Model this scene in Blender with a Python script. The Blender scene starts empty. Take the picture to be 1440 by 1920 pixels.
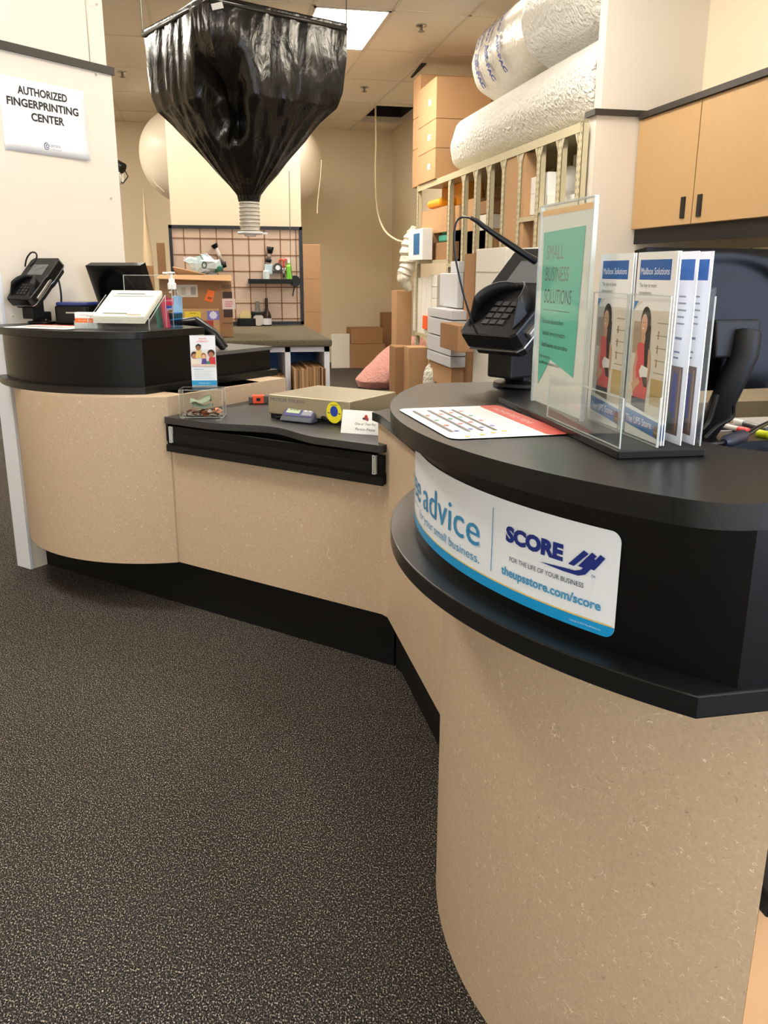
import bpy, bmesh, math, random
from mathutils import Vector, Matrix
random.seed(7)
SC = bpy.context.scene
COL = SC.collection
PI = math.pi
# ---------------------------------------------------------------- camera
H = 1.30                       # camera height; x = across the room, y = depth, z = up
FPX, PITCH, ROLL, HEAD = 1602.0, math.radians(15.65), math.radians(.285), math.radians(11.75)
_s, _c, _sp, _cp = math.sin(HEAD), math.cos(HEAD), math.sin(PITCH), math.cos(PITCH)
CW = Vector((_s * _cp, _c * _cp, -_sp)); _rt = Vector((_c, -_s, 0)); _up = Vector((_s * _sp, _c * _sp, _cp))
CR = _rt * math.cos(ROLL) + _up * math.sin(ROLL); CU = _up * math.cos(ROLL) - _rt * math.sin(ROLL)
cam = bpy.data.cameras.new('camera'); camo = bpy.data.objects.new('camera', cam); COL.objects.link(camo)
cam.sensor_fit = 'VERTICAL'; cam.sensor_height = 36; cam.lens = FPX / 1920 * 36; cam.clip_start = .02; cam.clip_end = 60
_m = Matrix((CR, CU, -CW)).transposed().to_4x4(); _m.translation = Vector((0, 0, H)); camo.matrix_world = _m
SC.camera = camo
# ---------------------------------------------------------------- light and exposure
SC.view_settings.view_transform = 'Standard'; SC.view_settings.look = 'None'
SC.view_settings.exposure = 0.0; SC.view_settings.gamma = 1.0; SC.view_settings.use_curve_mapping = False
SC.cycles.max_bounces = 10; SC.cycles.diffuse_bounces = 5; SC.cycles.glossy_bounces = 4; SC.cycles.transparent_max_bounces = 24
SC.cycles.sample_clamp_indirect = 6.0; SC.cycles.use_denoising = True; SC.cycles.caustics_reflective = False; SC.cycles.caustics_refractive = False
w = bpy.data.worlds.new('world'); SC.world = w; w.use_nodes = True
w.node_tree.nodes['Background'].inputs[0].default_value = (.75, .85, 1, 1); w.node_tree.nodes['Background'].inputs[1].default_value = .6
PANEL_STRENGTH = 32.0
PANEL_COLOR = (1, .92, .80)
def area(name, loc, rot, sx, sy, power, color):
    l = bpy.data.lights.new(name, 'AREA'); l.shape = 'RECTANGLE'; l.size = sx; l.size_y = sy; l.energy = power; l.color = color
    o = bpy.data.objects.new(name, l); COL.objects.link(o); o.location = loc; o.rotation_euler = rot; return o
# daylight entering by the shop window behind the photographer and the glass door on the right
area('daylight_window', (-.6, -2.15, 1.45), (PI / 2, 0, PI), 6.0, 2.3, 165, (.64, .77, 1))
area('daylight_side', (2.72, -.7, 1.4), (PI / 2, 0, PI / 2), 2.6, 2.2, 135, (.52, .66, 1))
# ---------------------------------------------------------------- picture helpers: a pixel of the photo onto a real plane of the room
def ray(x, y): return CW + CR * ((x - 720) / FPX) - CU * ((y - 960) / FPX)
def PZ(x, y, z):
    d = ray(x, y); return d * ((z - H) / d.z) + Vector((0, 0, H))
def PX(x, y, X):
    d = ray(x, y); return d * (X / d.x) + Vector((0, 0, H))
def PY(x, y, Y):
    d = ray(x, y); return d * (Y / d.y) + Vector((0, 0, H))
Q = 2 ** -.5
def ne(n, e, z=0): return Vector(((n + e) * Q, (n - e) * Q, z))     # counter frame, turned 45 degrees
# ---------------------------------------------------------------- materials
def lin(c):
    return tuple((v / 255 / 12.92) if v <= 10 else ((v / 255 + .055) / 1.055) ** 2.4 for v in c)
_mats = {}
def mat(name, rgb=(128, 128, 128), rough=.6, metal=0, spec=.5, alpha=None, trans=0, bump=0, bscale=80, emit=None, var=0, vscale=12, coat=0, ior=1.45):
    if name in _mats: return _mats[name]
    m = bpy.data.materials.new(name); m.use_nodes = True; nt = m.node_tree; b = nt.nodes['Principled BSDF']
    c = lin(rgb)
    b.inputs['Base Color'].default_value = (*c, 1); b.inputs['Roughness'].default_value = rough; b.inputs['Metallic'].default_value = metal
    b.inputs['Specular IOR Level'].default_value = spec; b.inputs['IOR'].default_value = ior
    if trans: b.inputs['Transmission Weight'].default_value = trans
    if alpha is not None: b.inputs['Alpha'].default_value = alpha
    if coat: b.inputs['Coat Weight'].default_value = coat
    if emit:
        b.inputs['Emission Color'].default_value = (*emit[0], 1); b.inputs['Emission Strength'].default_value = emit[1]
    tc = nt.nodes.new('ShaderNodeTexCoord')
    if var:
        n = nt.nodes.new('ShaderNodeTexNoise'); n.inputs['Scale'].default_value = vscale; n.inputs['Detail'].default_value = 4
        nt.links.new(tc.outputs['Object'], n.inputs['Vector'])
        mx = nt.nodes.new('ShaderNodeMix'); mx.data_type = 'RGBA'
        mx.inputs[6].default_value = (*[v * (1 - var) for v in c], 1); mx.inputs[7].default_value = (*[min(1, v * (1 + var)) for v in c], 1)
        nt.links.new(n.outputs['Fac'], mx.inputs[0]); nt.links.new(mx.outputs[2], b.inputs['Base Color'])
    if bump:
        n = nt.nodes.new('ShaderNodeTexNoise'); n.inputs['Scale'].default_value = bscale; n.inputs['Detail'].default_value = 5
        nt.links.new(tc.outputs['Object'], n.inputs['Vector'])
        bp = nt.nodes.new('ShaderNodeBump'); bp.inputs['Strength'].default_value = bump; bp.inputs['Distance'].default_value = .01
        nt.links.new(n.outputs['Fac'], bp.inputs['Height']); nt.links.new(bp.outputs[0], b.inputs['Normal'])
    _mats[name] = m; return m
def N(nt, t, **k):
    n = nt.nodes.new(t)
    for a, v in k.items(): setattr(n, a, v)
    return n
def ramp(nt, src, stops):
    r = N(nt, 'ShaderNodeValToRGB'); e = r.color_ramp.elements
    while len(e) > 1: e.remove(e[-1])
    e[0].position = stops[0][0]; e[0].color = (*stops[0][1], 1)
    for p, c in stops[1:]:
        q = e.new(p); q.color = (*c, 1)
    nt.links.new(src, r.inputs[0]); return r.outputs[0]
def carpet_mat(name, dark, mid, light, sc, lo=.60, hi=.68):
    m = mat(name, mid, .95, spec=.1); nt = m.node_tree; b = nt.nodes['Principled BSDF']
    tc = N(nt, 'ShaderNodeTexCoord')
    a = N(nt, 'ShaderNodeTexNoise'); a.inputs['Scale'].default_value = sc; a.inputs['Detail'].default_value = 3; a.inputs['Roughness'].default_value = .7
    mp = N(nt, 'ShaderNodeMapping'); mp.inputs['Scale'].default_value = (1, .62, 1); mp.inputs['Rotation'].default_value = (0, 0, .3)
    nt.links.new(tc.outputs['Object'], mp.inputs[0]); nt.links.new(mp.outputs[0], a.inputs['Vector'])
    col = ramp(nt, a.outputs['Fac'], [(0, lin(dark)), (.42, lin(dark)), (.52, lin(mid)), (lo, lin(mid)), (hi, lin(light)), (1, lin(light))])
    nt.links.new(col, b.inputs['Base Color'])
    bp = N(nt, 'ShaderNodeBump'); bp.inputs['Strength'].default_value = .8; bp.inputs['Distance'].default_value = .004
    nt.links.new(a.outputs['Fac'], bp.inputs['Height']); nt.links.new(bp.outputs[0], b.inputs['Normal']); return m
def laminate_mat():
    m = mat('tan_laminate', (200, 172, 136), .42, spec=.35); nt = m.node_tree; b = nt.nodes['Principled BSDF']
    tc = N(nt, 'ShaderNodeTexCoord'); base = lin((196, 174, 148))
    n0 = N(nt, 'ShaderNodeTexNoise'); n0.inputs['Scale'].default_value = 160; n0.inputs['Detail'].default_value = 4; nt.links.new(tc.outputs['Object'], n0.inputs['Vector'])
    cur = ramp(nt, n0.outputs['Fac'], [(.3, tuple(v * .93 for v in base)), (.7, tuple(min(1, v * 1.07) for v in base))])
    def fibre(sc, seed, width, thr, color, cur):
        a = N(nt, 'ShaderNodeTexNoise'); a.inputs['Scale'].default_value = sc; a.inputs['Detail'].default_value = 1.0; a.noise_dimensions = '4D'; a.inputs['W'].default_value = seed
        k = N(nt, 'ShaderNodeTexNoise'); k.inputs['Scale'].default_value = sc * 1.1; k.noise_dimensions = '4D'; k.inputs['W'].default_value = seed + 9; k.inputs['Detail'].default_value = 0
        nt.links.new(tc.outputs['Object'], a.inputs['Vector']); nt.links.new(tc.outputs['Object'], k.inputs['Vector'])
        s = N(nt, 'ShaderNodeMath', operation='SUBTRACT'); nt.links.new(a.outputs['Fac'], s.inputs[0]); s.inputs[1].default_value = .5
        ab = N(nt, 'ShaderNodeMath', operation='ABSOLUTE'); nt.links.new(s.outputs[0], ab.inputs[0])
        lt = N(nt, 'ShaderNodeMath', operation='LESS_THAN'); nt.links.new(ab.outputs[0], lt.inputs[0]); lt.inputs[1].default_value = width
        gt = N(nt, 'ShaderNodeMath', operation='GREATER_THAN'); nt.links.new(k.outputs['Fac'], gt.inputs[0]); gt.inputs[1].default_value = thr
        mu = N(nt, 'ShaderNodeMath', operation='MULTIPLY'); nt.links.new(lt.outputs[0], mu.inputs[0]); nt.links.new(gt.outputs[0], mu.inputs[1])
        m2 = N(nt, 'ShaderNodeMath', operation='MULTIPLY'); nt.links.new(mu.outputs[0], m2.inputs[0]); m2.inputs[1].default_value = .6
        mx = N(nt, 'ShaderNodeMix'); mx.data_type = 'RGBA'; nt.links.new(m2.outputs[0], mx.inputs[0]); nt.links.new(cur, mx.inputs[6]); mx.inputs[7].default_value = (*lin(color), 1)
        return mx.outputs[2]
    cur = fibre(62, 1.3, .007, .63, (250, 240, 220), cur)
    cur = fibre(80, 5.1, .008, .64, (246, 232, 206), cur)
    cur = fibre(95, 8.7, .007, .65, (128, 106, 84), cur)
    nt.links.new(cur, b.inputs['Base Color']); return m
CREAM = mat('cream_wall', (232, 218, 192), .75, spec=.2, bump=.05, bscale=150)
CREAM2 = mat('pale_panel', (222, 214, 202), .55, spec=.3)
WHITEP = mat('white_panel', (226, 230, 240), .45, spec=.3)
TILE = mat('ceiling_tile', (232, 222, 208), .9, spec=.1, bump=.15, bscale=260, var=.03, vscale=90)
BAR = mat('ceiling_bar', (216, 206, 190), .6)
BLACKL = mat('black_laminate', (16, 17, 18), .30, spec=.42, bump=.05, bscale=700)
BLACKE = mat('black_edge', (8, 8, 9), .32, spec=.28)
KICK = mat('black_kick', (12, 12, 12), .6, spec=.3)
TRIMB = mat('dark_trim', (52, 46, 40), .5)
TAN = laminate_mat()
CABT = mat('cabinet_tan', (186, 152, 108), .5, spec=.3, var=.05, vscale=30)
CARPET = carpet_mat('grey_carpet', (18, 18, 18), (66, 62, 58), (210, 200, 186), 330, .57, .63)
CARPT = carpet_mat('brown_carpet', (82, 76, 64), (110, 102, 86), (140, 130, 110), 200)
CARD = mat('cardboard', (188, 150, 112), .8, spec=.15, var=.05, vscale=8)
CARDD = mat('cardboard_dark', (160, 124, 92), .85, spec=.1, var=.06, vscale=10)
CARDE = mat('cardboard_edge', (150, 118, 82), .9, bump=.6, bscale=60)
WHITEC = mat('white_card', (226, 224, 216), .6)
GREYC = mat('greyish_card', (200, 202, 208), .6)
WHITE = mat('white_plastic', (240, 240, 240), .35)
PAPER = mat('white_paper', (246, 246, 246), .55)
FOAM = mat('white_foam', (246, 246, 244), .8)
BLACKP = mat('black_plastic', (10, 10, 11), .30, spec=.38)
BLACKM = mat('black_matte', (18, 18, 19), .5, spec=.35)
SCREEN = mat('grey_screen', (92, 96, 98), .15, spec=.6)
STEEL = mat('brushed_steel', (176, 168, 146), .32, metal=.75, var=.04, vscale=60)
SILVER = mat('silver', (190, 190, 190), .25, metal=.9)
RACKM = mat('beige_steel', (190, 180, 148), .45, spec=.4)
BLUEC = mat('blue_backing', (104, 156, 224), .5)
PINK = mat('pink_peanuts', (238, 176, 168), .6, bump=1.0, bscale=45, var=.18, vscale=30)
PEAN = mat('white_peanuts', (226, 222, 206), .6, bump=1.0, bscale=45, var=.15, vscale=30)
BUBBLE = mat('bubble_wrap', (248, 245, 238), .35, spec=.6, bump=1.0, bscale=38, var=.10, vscale=38)
_mats['bubble_wrap'].node_tree.nodes['Bump'].inputs['Distance'].default_value = .05
def acrylic(name, tint=(253, 254, 254), fac=.86):
    if name in _mats: return _mats[name]
    m = bpy.data.materials.new(name); m.use_nodes = True; nt = m.node_tree; nt.nodes.clear()
    o = N(nt, 'ShaderNodeOutputMaterial'); t = N(nt, 'ShaderNodeBsdfTransparent'); g = N(nt, 'ShaderNodeBsdfGlossy'); mx = N(nt, 'ShaderNodeMixShader')
    t.inputs[0].default_value = (*lin(tint), 1)
    gm = N(nt, 'ShaderNodeNewGeometry'); iv = N(nt, 'ShaderNodeMath', operation='SUBTRACT'); iv.inputs[0].default_value = 1; nt.links.new(gm.outputs['Backfacing'], iv.inputs[1]); fm = N(nt, 'ShaderNodeMath', operation='MULTIPLY'); g.inputs['Roughness'].default_value = .04; g.inputs[0].default_value = (.95, .95, .95, 1)
    f = N(nt, 'ShaderNodeFresnel'); f.inputs['IOR'].default_value = 1.3
    nt.links.new(f.outputs[0], fm.inputs[0]); nt.links.new(iv.outputs[0], fm.inputs[1]); nt.links.new(fm.outputs[0], mx.inputs[0]); nt.links.new(t.outputs[0], mx.inputs[1]); nt.links.new(g.outputs[0], mx.inputs[2]); nt.links.new(mx.outputs[0], o.inputs[0])
    _mats[name] = m; return m
ACRY = acrylic('clear_acrylic')
for _n in ('pink_peanuts', 'white_peanuts'): _mats[_n].node_tree.nodes['Bump'].inputs['Distance'].default_value = .035; ACRE = mat('acrylic_edge', (205, 212, 208), .15, alpha=.55)
GELB = acrylic('blue_gel', (120, 190, 235))
def col(rgb, rough=.5): return mat('c%d_%d_%d_%d' % (*rgb, int(rough * 100)), rgb, rough)
# ---------------------------------------------------------------- mesh helpers
def frame_z(p, d):
    d = d.normalized(); a = Vector((0, 0, 1)) if abs(d.z) < .95 else Vector((1, 0, 0)); x = a.cross(d).normalized(); return x, d.cross(x)
class MB:
    def __init__(s): s.b = bmesh.new(); s.mats = []; s.cur = 0
    def use(s, m):
        if m not in s.mats: s.mats.append(m)
        s.cur = s.mats.index(m); return s
    def face(s, vs, smooth=False):
        try: f = s.b.faces.new(vs)
        except ValueError: return
        f.material_index = s.cur; f.smooth = smooth; return f
    def hexa(s, P):
        v = [s.b.verts.new(p) for p in P]
        for q in ((0, 3, 2, 1), (4, 5, 6, 7), (0, 1, 5, 4), (1, 2, 6, 5), (2, 3, 7, 6), (3, 0, 4, 7)): s.face([v[i] for i in q])
        return s
    def box(s, c, d, rz=0, M=None):
        R = Matrix.Rotation(rz, 4, 'Z') if M is None else M
        P = [Vector(c) + (R @ Vector((sx * d[0] / 2, sy * d[1] / 2, sz * d[2] / 2))) for sz in (-1, 1) for sx, sy in ((-1, -1), (1, -1), (1, 1), (-1, 1))]
        return s.hexa(P)
    def bx(s, x0, x1, y0, y1, z0, z1): return s.box(((x0 + x1) / 2, (y0 + y1) / 2, (z0 + z1) / 2), (abs(x1 - x0), abs(y1 - y0), abs(z1 - z0)))
    def prism(s, poly, z0, z1, smooth=False):
        a = [s.b.verts.new((p[0], p[1], z0)) for p in poly]; t = [s.b.verts.new((p[0], p[1], z1)) for p in poly]
        s.face(a[::-1]); s.face(t); n = len(poly)
        for i in range(n): s.face([a[i], a[(i + 1) % n], t[(i + 1) % n], t[i]], smooth)
        return s
    def pris(s, poly, M, h):      # polygon in the local xy of matrix M, thickness h along its z
        a = [s.b.verts.new(M @ Vector((p[0], p[1], 0))) for p in poly]; t = [s.b.verts.new(M @ Vector((p[0], p[1], h))) for p in poly]
        s.face(a[::-1]); s.face(t); n = len(poly)
        for i in range(n): s.face([a[i], a[(i + 1) % n], t[(i + 1) % n], t[i]])
        return s
    def tube(s, pts, r, seg=10, cap=True):
        pts = [Vector(p) for p in pts]; rings = []; n = len(pts); px = None
        for i, p in enumerate(pts):
            d = (pts[min(i + 1, n - 1)] - pts[max(i - 1, 0)])
            if d.length < 1e-9: d = Vector((0, 0, 1))
            d.normalize()
            if px is None: px, _ = frame_z(p, d)
            else:
                px = px - d * px.dot(d)
                px = px.normalized() if px.length > 1e-6 else frame_z(p, d)[0]
            py = d.cross(px); rr = r[i] if isinstance(r, (list, tuple)) else r
            rings.append([s.b.verts.new(p + (px * math.cos(2 * PI * k / seg) + py * math.sin(2 * PI * k / seg)) * rr) for k in range(seg)])
        for a, c in zip(rings, rings[1:]):
            for k in range(seg): s.face([a[k], a[(k + 1) % seg], c[(k + 1) % seg], c[k]], True)
        if cap: s.face(rings[0][::-1]); s.face(rings[-1])
        return s
    def lathe(s, prof, c=(0, 0, 0), seg=24, sx=1, sy=1):
        rings = [[s.b.verts.new((c[0] + r * sx * math.cos(2 * PI * k / seg), c[1] + r * sy * math.sin(2 * PI * k / seg), c[2] + z)) for k in range(seg)] for r, z in prof]
        for a, b_ in zip(rings, rings[1:]):
            for k in range(seg): s.face([a[k], a[(k + 1) % seg], b_[(k + 1) % seg], b_[k]], True)
        s.face(rings[0][::-1]); s.face(rings[-1]); return s
    def grid(s, fn, nu, nv, smooth=True, wrap=False):
        g = [[s.b.verts.new(fn(i / nu, j / nv)) for i in range(nu + (0 if wrap else 1))] for j in range(nv + 1)]
        L = len(g[0])
        for j in range(nv):
            for i in range(nu): s.face([g[j][i % L], g[j][(i + 1) % L], g[j + 1][(i + 1) % L], g[j + 1][i % L]], smooth)
        return g
def set_local(o, parent):
    if parent is not None:
        o.parent = parent
def obj(name, mb, m=None, parent=None, world=False, bev=0, kind=None, label=None, subsurf=0, smooth_angle=False):
    if m is not None:
        mb.mats = [m] + [x for x in mb.mats if x is not m] if not mb.mats else mb.mats
    me = bpy.data.meshes.new(name)
    if world and parent is not None:
        chain = Matrix.Identity(4); p = parent
        while p is not None:
            chain = (Matrix.Translation(p.location) @ p.rotation_euler.to_matrix().to_4x4()) @ chain; p = p.parent
        bmesh.ops.transform(mb.b, matrix=chain.inverted(), verts=mb.b.verts)
    bmesh.ops.recalc_face_normals(mb.b, faces=mb.b.faces) if not getattr(mb, 'keepn', False) else None
    for e_ in mb.b.edges:
        if len(e_.link_faces) == 2 and e_.calc_face_angle(0) > .6: e_.smooth = False
    mb.b.to_mesh(me); mb.b.free()
    for x in (mb.mats or [m]): me.materials.append(x)
    o = bpy.data.objects.new(name, me); COL.objects.link(o)
    if parent is not None: o.parent = parent
    if bev:
        bv = o.modifiers.new('bevel', 'BEVEL'); bv.width = bev; bv.segments = 2; bv.limit_method = 'ANGLE'; bv.angle_limit = math.radians(50)
    if subsurf:
        ss = o.modifiers.new('sub', 'SUBSURF'); ss.levels = subsurf; ss.render_levels = subsurf
    if kind: o['kind'] = kind
    if label: o['label'] = label
    return o
def tag(o, label, cat, group=None, kind=None):
    o['label'] = label; o['category'] = cat
    if group: o['group'] = group
    if kind: o['kind'] = kind
    return o
def thing(name, label, cat, loc=(0, 0, 0), rz=0, group=None):
    o = bpy.data.objects.new(name, None); COL.objects.link(o); o.location = loc; o.rotation_euler = (0, 0, rz); o.empty_display_size = .05
    return tag(o, label, cat, group)
def dup(root, loc, rz, label, group=None, name=None):
    r = root.copy(); COL.objects.link(r); r.location = loc; r.rotation_euler = (0, 0, rz); r['label'] = label
    if group: r['group'] = group
    for ch in list(root.children):
        c = ch.copy(); COL.objects.link(c); c.parent = r
        for g in list(ch.children):
            d = g.copy(); COL.objects.link(d); d.parent = c
    return r
def struct(name, mb, m, bev=0): return obj(name, mb, m, None, bev=bev, kind='structure')
# lettering
_txt = {}
def text_mesh(s, bold=0):
    key = s; s = s.lstrip('*'); bold = (.028 if key.startswith('*') else 0) + (.03 if key.startswith('**') else 0)
    if key in _txt: return _txt[key]
    cu = bpy.data.curves.new('t', 'FONT'); cu.body = s; cu.resolution_u = 3; cu.offset = bold
    o = bpy.data.objects.new('t', cu); COL.objects.link(o); dg = bpy.context.evaluated_depsgraph_get(); dg.update()
    me = bpy.data.meshes.new_from_object(o.evaluated_get(dg)); V = [(v.co.x, v.co.y) for v in me.vertices]; Fc = [list(p.vertices) for p in me.polygons]
    bpy.data.objects.remove(o); bpy.data.curves.remove(cu); bpy.data.meshes.remove(me)
    _txt[key] = (V, Fc); return _txt[key]
def art(name, parent, fn, items, base=.0004, step=.00025, world=True, label=None):
    """flat printing: every item is put on the surface fn(u, v, off)"""
    mb = MB(); off = base
    for it in items:
        k = it[0]; mb.use(it[-1] if not isinstance(it[-1], tuple) else col(it[-1])); polys = []
        if k == 'r':
            _, x0, y0, x1, y1, _c = it; n = max(1, min(40, int((x1 - x0) / .02))) if abs(x1 - x0) > .02 else 1
            g = [[mb.b.verts.new(fn(x0 + (x1 - x0) * i / n, y, off)) for i in range(n + 1)] for y in (y0, y1)]
            for i in range(n): mb.face([g[0][i], g[0][i + 1], g[1][i + 1], g[1][i]])
        elif k == 'p': mb.face([mb.b.verts.new(fn(x, y, off)) for x, y in it[1]])
        elif k == 'e':
            _, cx, cy, rx, ry, _c = it; mb.face([mb.b.verts.new(fn(cx + rx * math.cos(a * PI / 10), cy + ry * math.sin(a * PI / 10), off)) for a in range(20)])
        elif k == 't':           # ('t', string, x, baseline, cap height, width or None, slant, colour)
            _, s, x, y, h, wd, sl, _c = it; V, Fc = text_mesh(s)
            if V:
                mx = max(v[0] for v in V); mn = min(v[0] for v in V); sy = h / .73; sx = (wd / (mx - mn)) if wd else sy
                vs = [mb.b.verts.new(fn(x + (a - mn) * sx + b_ * sy * sl, y + b_ * sy, off)) for a, b_ in V]
                for f in Fc: mb.face([vs[i] for i in f])
        off += step
    mb.keepn = True
    return obj(name, mb, None, parent, world=world, label=label)
def plane(O, X, Y):
    O, X, Y = Vector(O), Vector(X).normalized(), Vector(Y).normalized(); Nn = X.cross(Y)
    return lambda u, v, off=0: O + X * u + Y * v + Nn * off
def arc(c, r, a0, a1, n=48): return [(c[0] + r * math.cos(math.radians(a0 + (a1 - a0) * i / n)), c[1] + r * math.sin(math.radians(a0 + (a1 - a0) * i / n))) for i in range(n + 1)]
def rounded(x0, y0, x1, y1, r, n=5):
    out = []
    for cx, cy, a in ((x1 - r, y0 + r, -90), (x1 - r, y1 - r, 0), (x0 + r, y1 - r, 90), (x0 + r, y0 + r, 180)):
        out += [(cx + r * math.cos(math.radians(a + 90 * i / n)), cy + r * math.sin(math.radians(a + 90 * i / n))) for i in range(n + 1)]
    return out
# ================================================================ the room
CEIL = 3.23; XR = 2.77; XL = -4.0; YB = 12.84; YF = -2.2
struct('floor', MB().bx(XL, XR, YF, YB, -.1, 0), CARPET)
mb = MB()
hx0, hx1, hy0, hy1 = 2.15, 2.745, 10.98, 12.18      # missing tile by the right wall
for a in ((XL, hx0, YF, YB), (hx1, XR, YF, YB), (hx0, hx1, YF, hy0), (hx0, hx1, hy1, YB)): mb.bx(*a, CEIL, CEIL + .08)
struct('ceiling', mb, TILE)
struct('trim_1', MB().bx(hx0 - .02, hx1 + .02, hy0 - .02, hy1 + .02, CEIL + .62, CEIL + .66).bx(hx0 - .02, hx0, hy0, hy1, CEIL + .08, CEIL + .62).bx(hx1, hx1 + .02, hy0, hy1, CEIL + .08, CEIL + .62).bx(hx0, hx1, hy0 - .02, hy0, CEIL + .08, CEIL + .62).bx(hx0, hx1, hy1, hy1 + .02, CEIL + .08, CEIL + .62), mat('ceiling_void', (46, 44, 50), .9))
mb = MB(); gx = 1.54
for i in range(-9, 3):
    x = gx + .61 * i
    if XL < x < XR: mb.bx(x - .012, x + .012, YF, YB, CEIL - .006, CEIL)
for j in range(-8, 6):
    y = 7.14 + 1.22 * j
    if YF < y < YB: mb.bx(XL, XR, y - .012, y + .012, CEIL - .006, CEIL)
struct('trim_2', mb, BAR)
struct('wall_back', MB().bx(XL - .1, XR + .1, YB, YB + .1, 0, CEIL + .1), CREAM)
struct('wall_right', MB().bx(XR, XR + .1, YF, YB, 0, CEIL + .1), CREAM)
struct('wall_left', MB().bx(XL - .1, XL, YF, YB, 0, CEIL + .1), CREAM)
struct('wall_front', MB().bx(XL - .1, XR + .1, YF - .1, YF, 0, CEIL + .1), CREAM)
mb = MB().bx(-.235, .92, 8.2, 8.75, 0, CEIL)
struct('wall_middle', mb, CREAM)
# partition on the left, turned 45 degrees, with a dark rail
def nebox(mb, n0, n1, e0, e1, z0, z1): return mb.prism([ne(n0, e0)[:2], ne(n1, e0)[:2], ne(n1, e1)[:2], ne(n0, e1)[:2]], z0, z1)
struct('wall_partition', nebox(MB(), 2.19, 2.845, -3.43, -3.336, 0, 2.145), CREAM2)
struct('wall_partition_upper', nebox(MB(), 1.6, 2.83, -3.44, -3.345, 2.175, CEIL), CREAM2)
struct('trim_3', nebox(MB(), 1.6, 2.856, -3.445, -3.326, 2.145, 2.177), TRIMB)
struct('trim_4', nebox(MB(), 2.176, 2.19, -3.432, -3.334, 0, 2.145), WHITEP)
# stub wall and the right wall return above the cupboards
YS = 4.715
struct('wall_stub', MB().bx(2.15, 2.77, YS, YS + .1, 0, 2.13).bx(2.178, 2.77, YS + .01, YS + .1, 2.13, CEIL), CREAM2)
struct('trim_5', MB().bx(2.13, 2.76, YS - .02, YS + .11, 2.13, 2.16), TRIMB)
_a, _b = PZ(770, 144, CEIL), PZ(790, 118, CEIL)
struct('gap_shade', MB().hexa([_a + Vector((0, 0, -.010)), _b + Vector((0, 0, -.010)), _b + Vector((.05, 0, -.010)), _a + Vector((.02, 0, -.010)), _a, _b, _b + Vector((.05, 0, 0)), _a + Vector((.02, 0, 0))]), mat('ceiling_gap', (40, 36, 32), .9))  # flat dark strip standing in for the shade in a lifted tile's gap
# ---------------------------------------------------------------- ceiling things
def light(x0, x1, y0, y1, label, grp='ceiling light above the packing area'):
    t = thing('ceiling_light', label, 'ceiling light', ((x0 + x1) / 2, (y0 + y1) / 2, CEIL), 0, grp)
    a, b_ = (x1 - x0) / 2, (y1 - y0) / 2
    mb = MB()
    for s in ((-a, a, -b_, -b_ + .02), (-a, a, b_ - .02, b_), (-a, -a + .02, -b_, b_), (a - .02, a, -b_, b_)): mb.bx(*s, -.012, -.001)
    obj('frame', mb, BAR, t)
    obj('diffuser', MB().bx(-a + .02, a - .02, -b_ + .02, b_ - .02, -.01, -.003), mat('lit_panel', (255, 250, 240), .5, emit=(PANEL_COLOR, PANEL_STRENGTH)), t)
light(.935, 1.53, 7.16, 8.36, 'lit white ceiling panel behind the black funnel, seen at the top')
for x, y in ((2.15, 5.15), (.93, 3.5), (-1.5, 7.16), (-.29, 5.9), (.32, 9.6), (-1.5, 2.3), (-2.1, 9.6), (.93, -.6)): light(x, x + .59, y, y + 1.2, 'unseen lit ceiling panel added to brighten the shop', 'unseen ceiling lights added for brightness')  # unseen panels, added to brighten the rolls, balloons and back walls
spr = thing('fire_sprinkler', 'small chrome ceiling sprinkler right of the lit panel, upper one', 'sprinkler', (*PZ(790, 47, CEIL)[:2], CEIL), 0, 'ceiling sprinklers')
obj('escutcheon', MB().lathe([(.045, 0), (.045, -.008), (.02, -.014)], seg=18), SILVER, spr)
obj('head', MB().lathe([(.012, -.01), (.012, -.04), (.03, -.045), (.03, -.048), (.004, -.055)], seg=14), col((120, 112, 96), .35), spr)
dup(spr, (*PZ(683, 163, CEIL)[:2], CEIL), 0, 'small ceiling sprinkler before the dark ceiling gap, below the other')
dup(spr, (*PZ(229, 135, CEIL)[:2], CEIL), 0, 'small ceiling sprinkler left, beside the cream partition edge')
# ================================================================ counters
ZT, ZL = 1.085, .879
CR0, CB = (1.045, 1.231), (1.20, 1.344)
def fixpoly(p): return [tuple(q) for q in p]
# right tower
t = thing('service_counter', 'tall curved service counter at right with the blue and white banner on its front', 'counter', (.9, 1.2, 0))
a0 = math.degrees(math.atan2(.432, -.653)); a1 = math.degrees(math.atan2(-.524, -.545))
basepoly = arc(CB, .783, 146.5, 225.3, 56)
a_end = basepoly[-1]
obj('base_panel', MB().prism(basepoly + [(.665, 1.0), (.69, 1.776)], 0, .852, True), TAN, t, True)
led = arc(CR0, .761, 132.5, 222.4, 60)
obj('ledge', MB().prism(led + [(1.6, .719), (1.6, .97), (.68, .97), (.68, 1.79)], .852, ZL, True), BLACKL, t, True, bev=.002)
obj('fascia', MB().prism(arc(CR0, .718, 137, 224.6, 60) + [(1.6, .727), (1.6, .90), (.72, .90), (.64, 1.0), (.62, 1.66), (.53, 1.66)], ZL, 1.057, True), BLACKE, t, True)
def corner(p0, p1, p2, r, n=12):      # rounded polygon corner
    p0, p1, p2 = Vector(p0), Vector(p1), Vector(p2); a = p1 + (p0 - p1).normalized() * r; c = p1 + (p2 - p1).normalized() * r
    return [tuple(a * (1 - s) ** 2 + p1 * 2 * s * (1 - s) + c * s * s) for s in [i / n for i in range(n + 1)]]
topc = arc(CR0, .763, 147, 219.0, 60)
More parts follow.
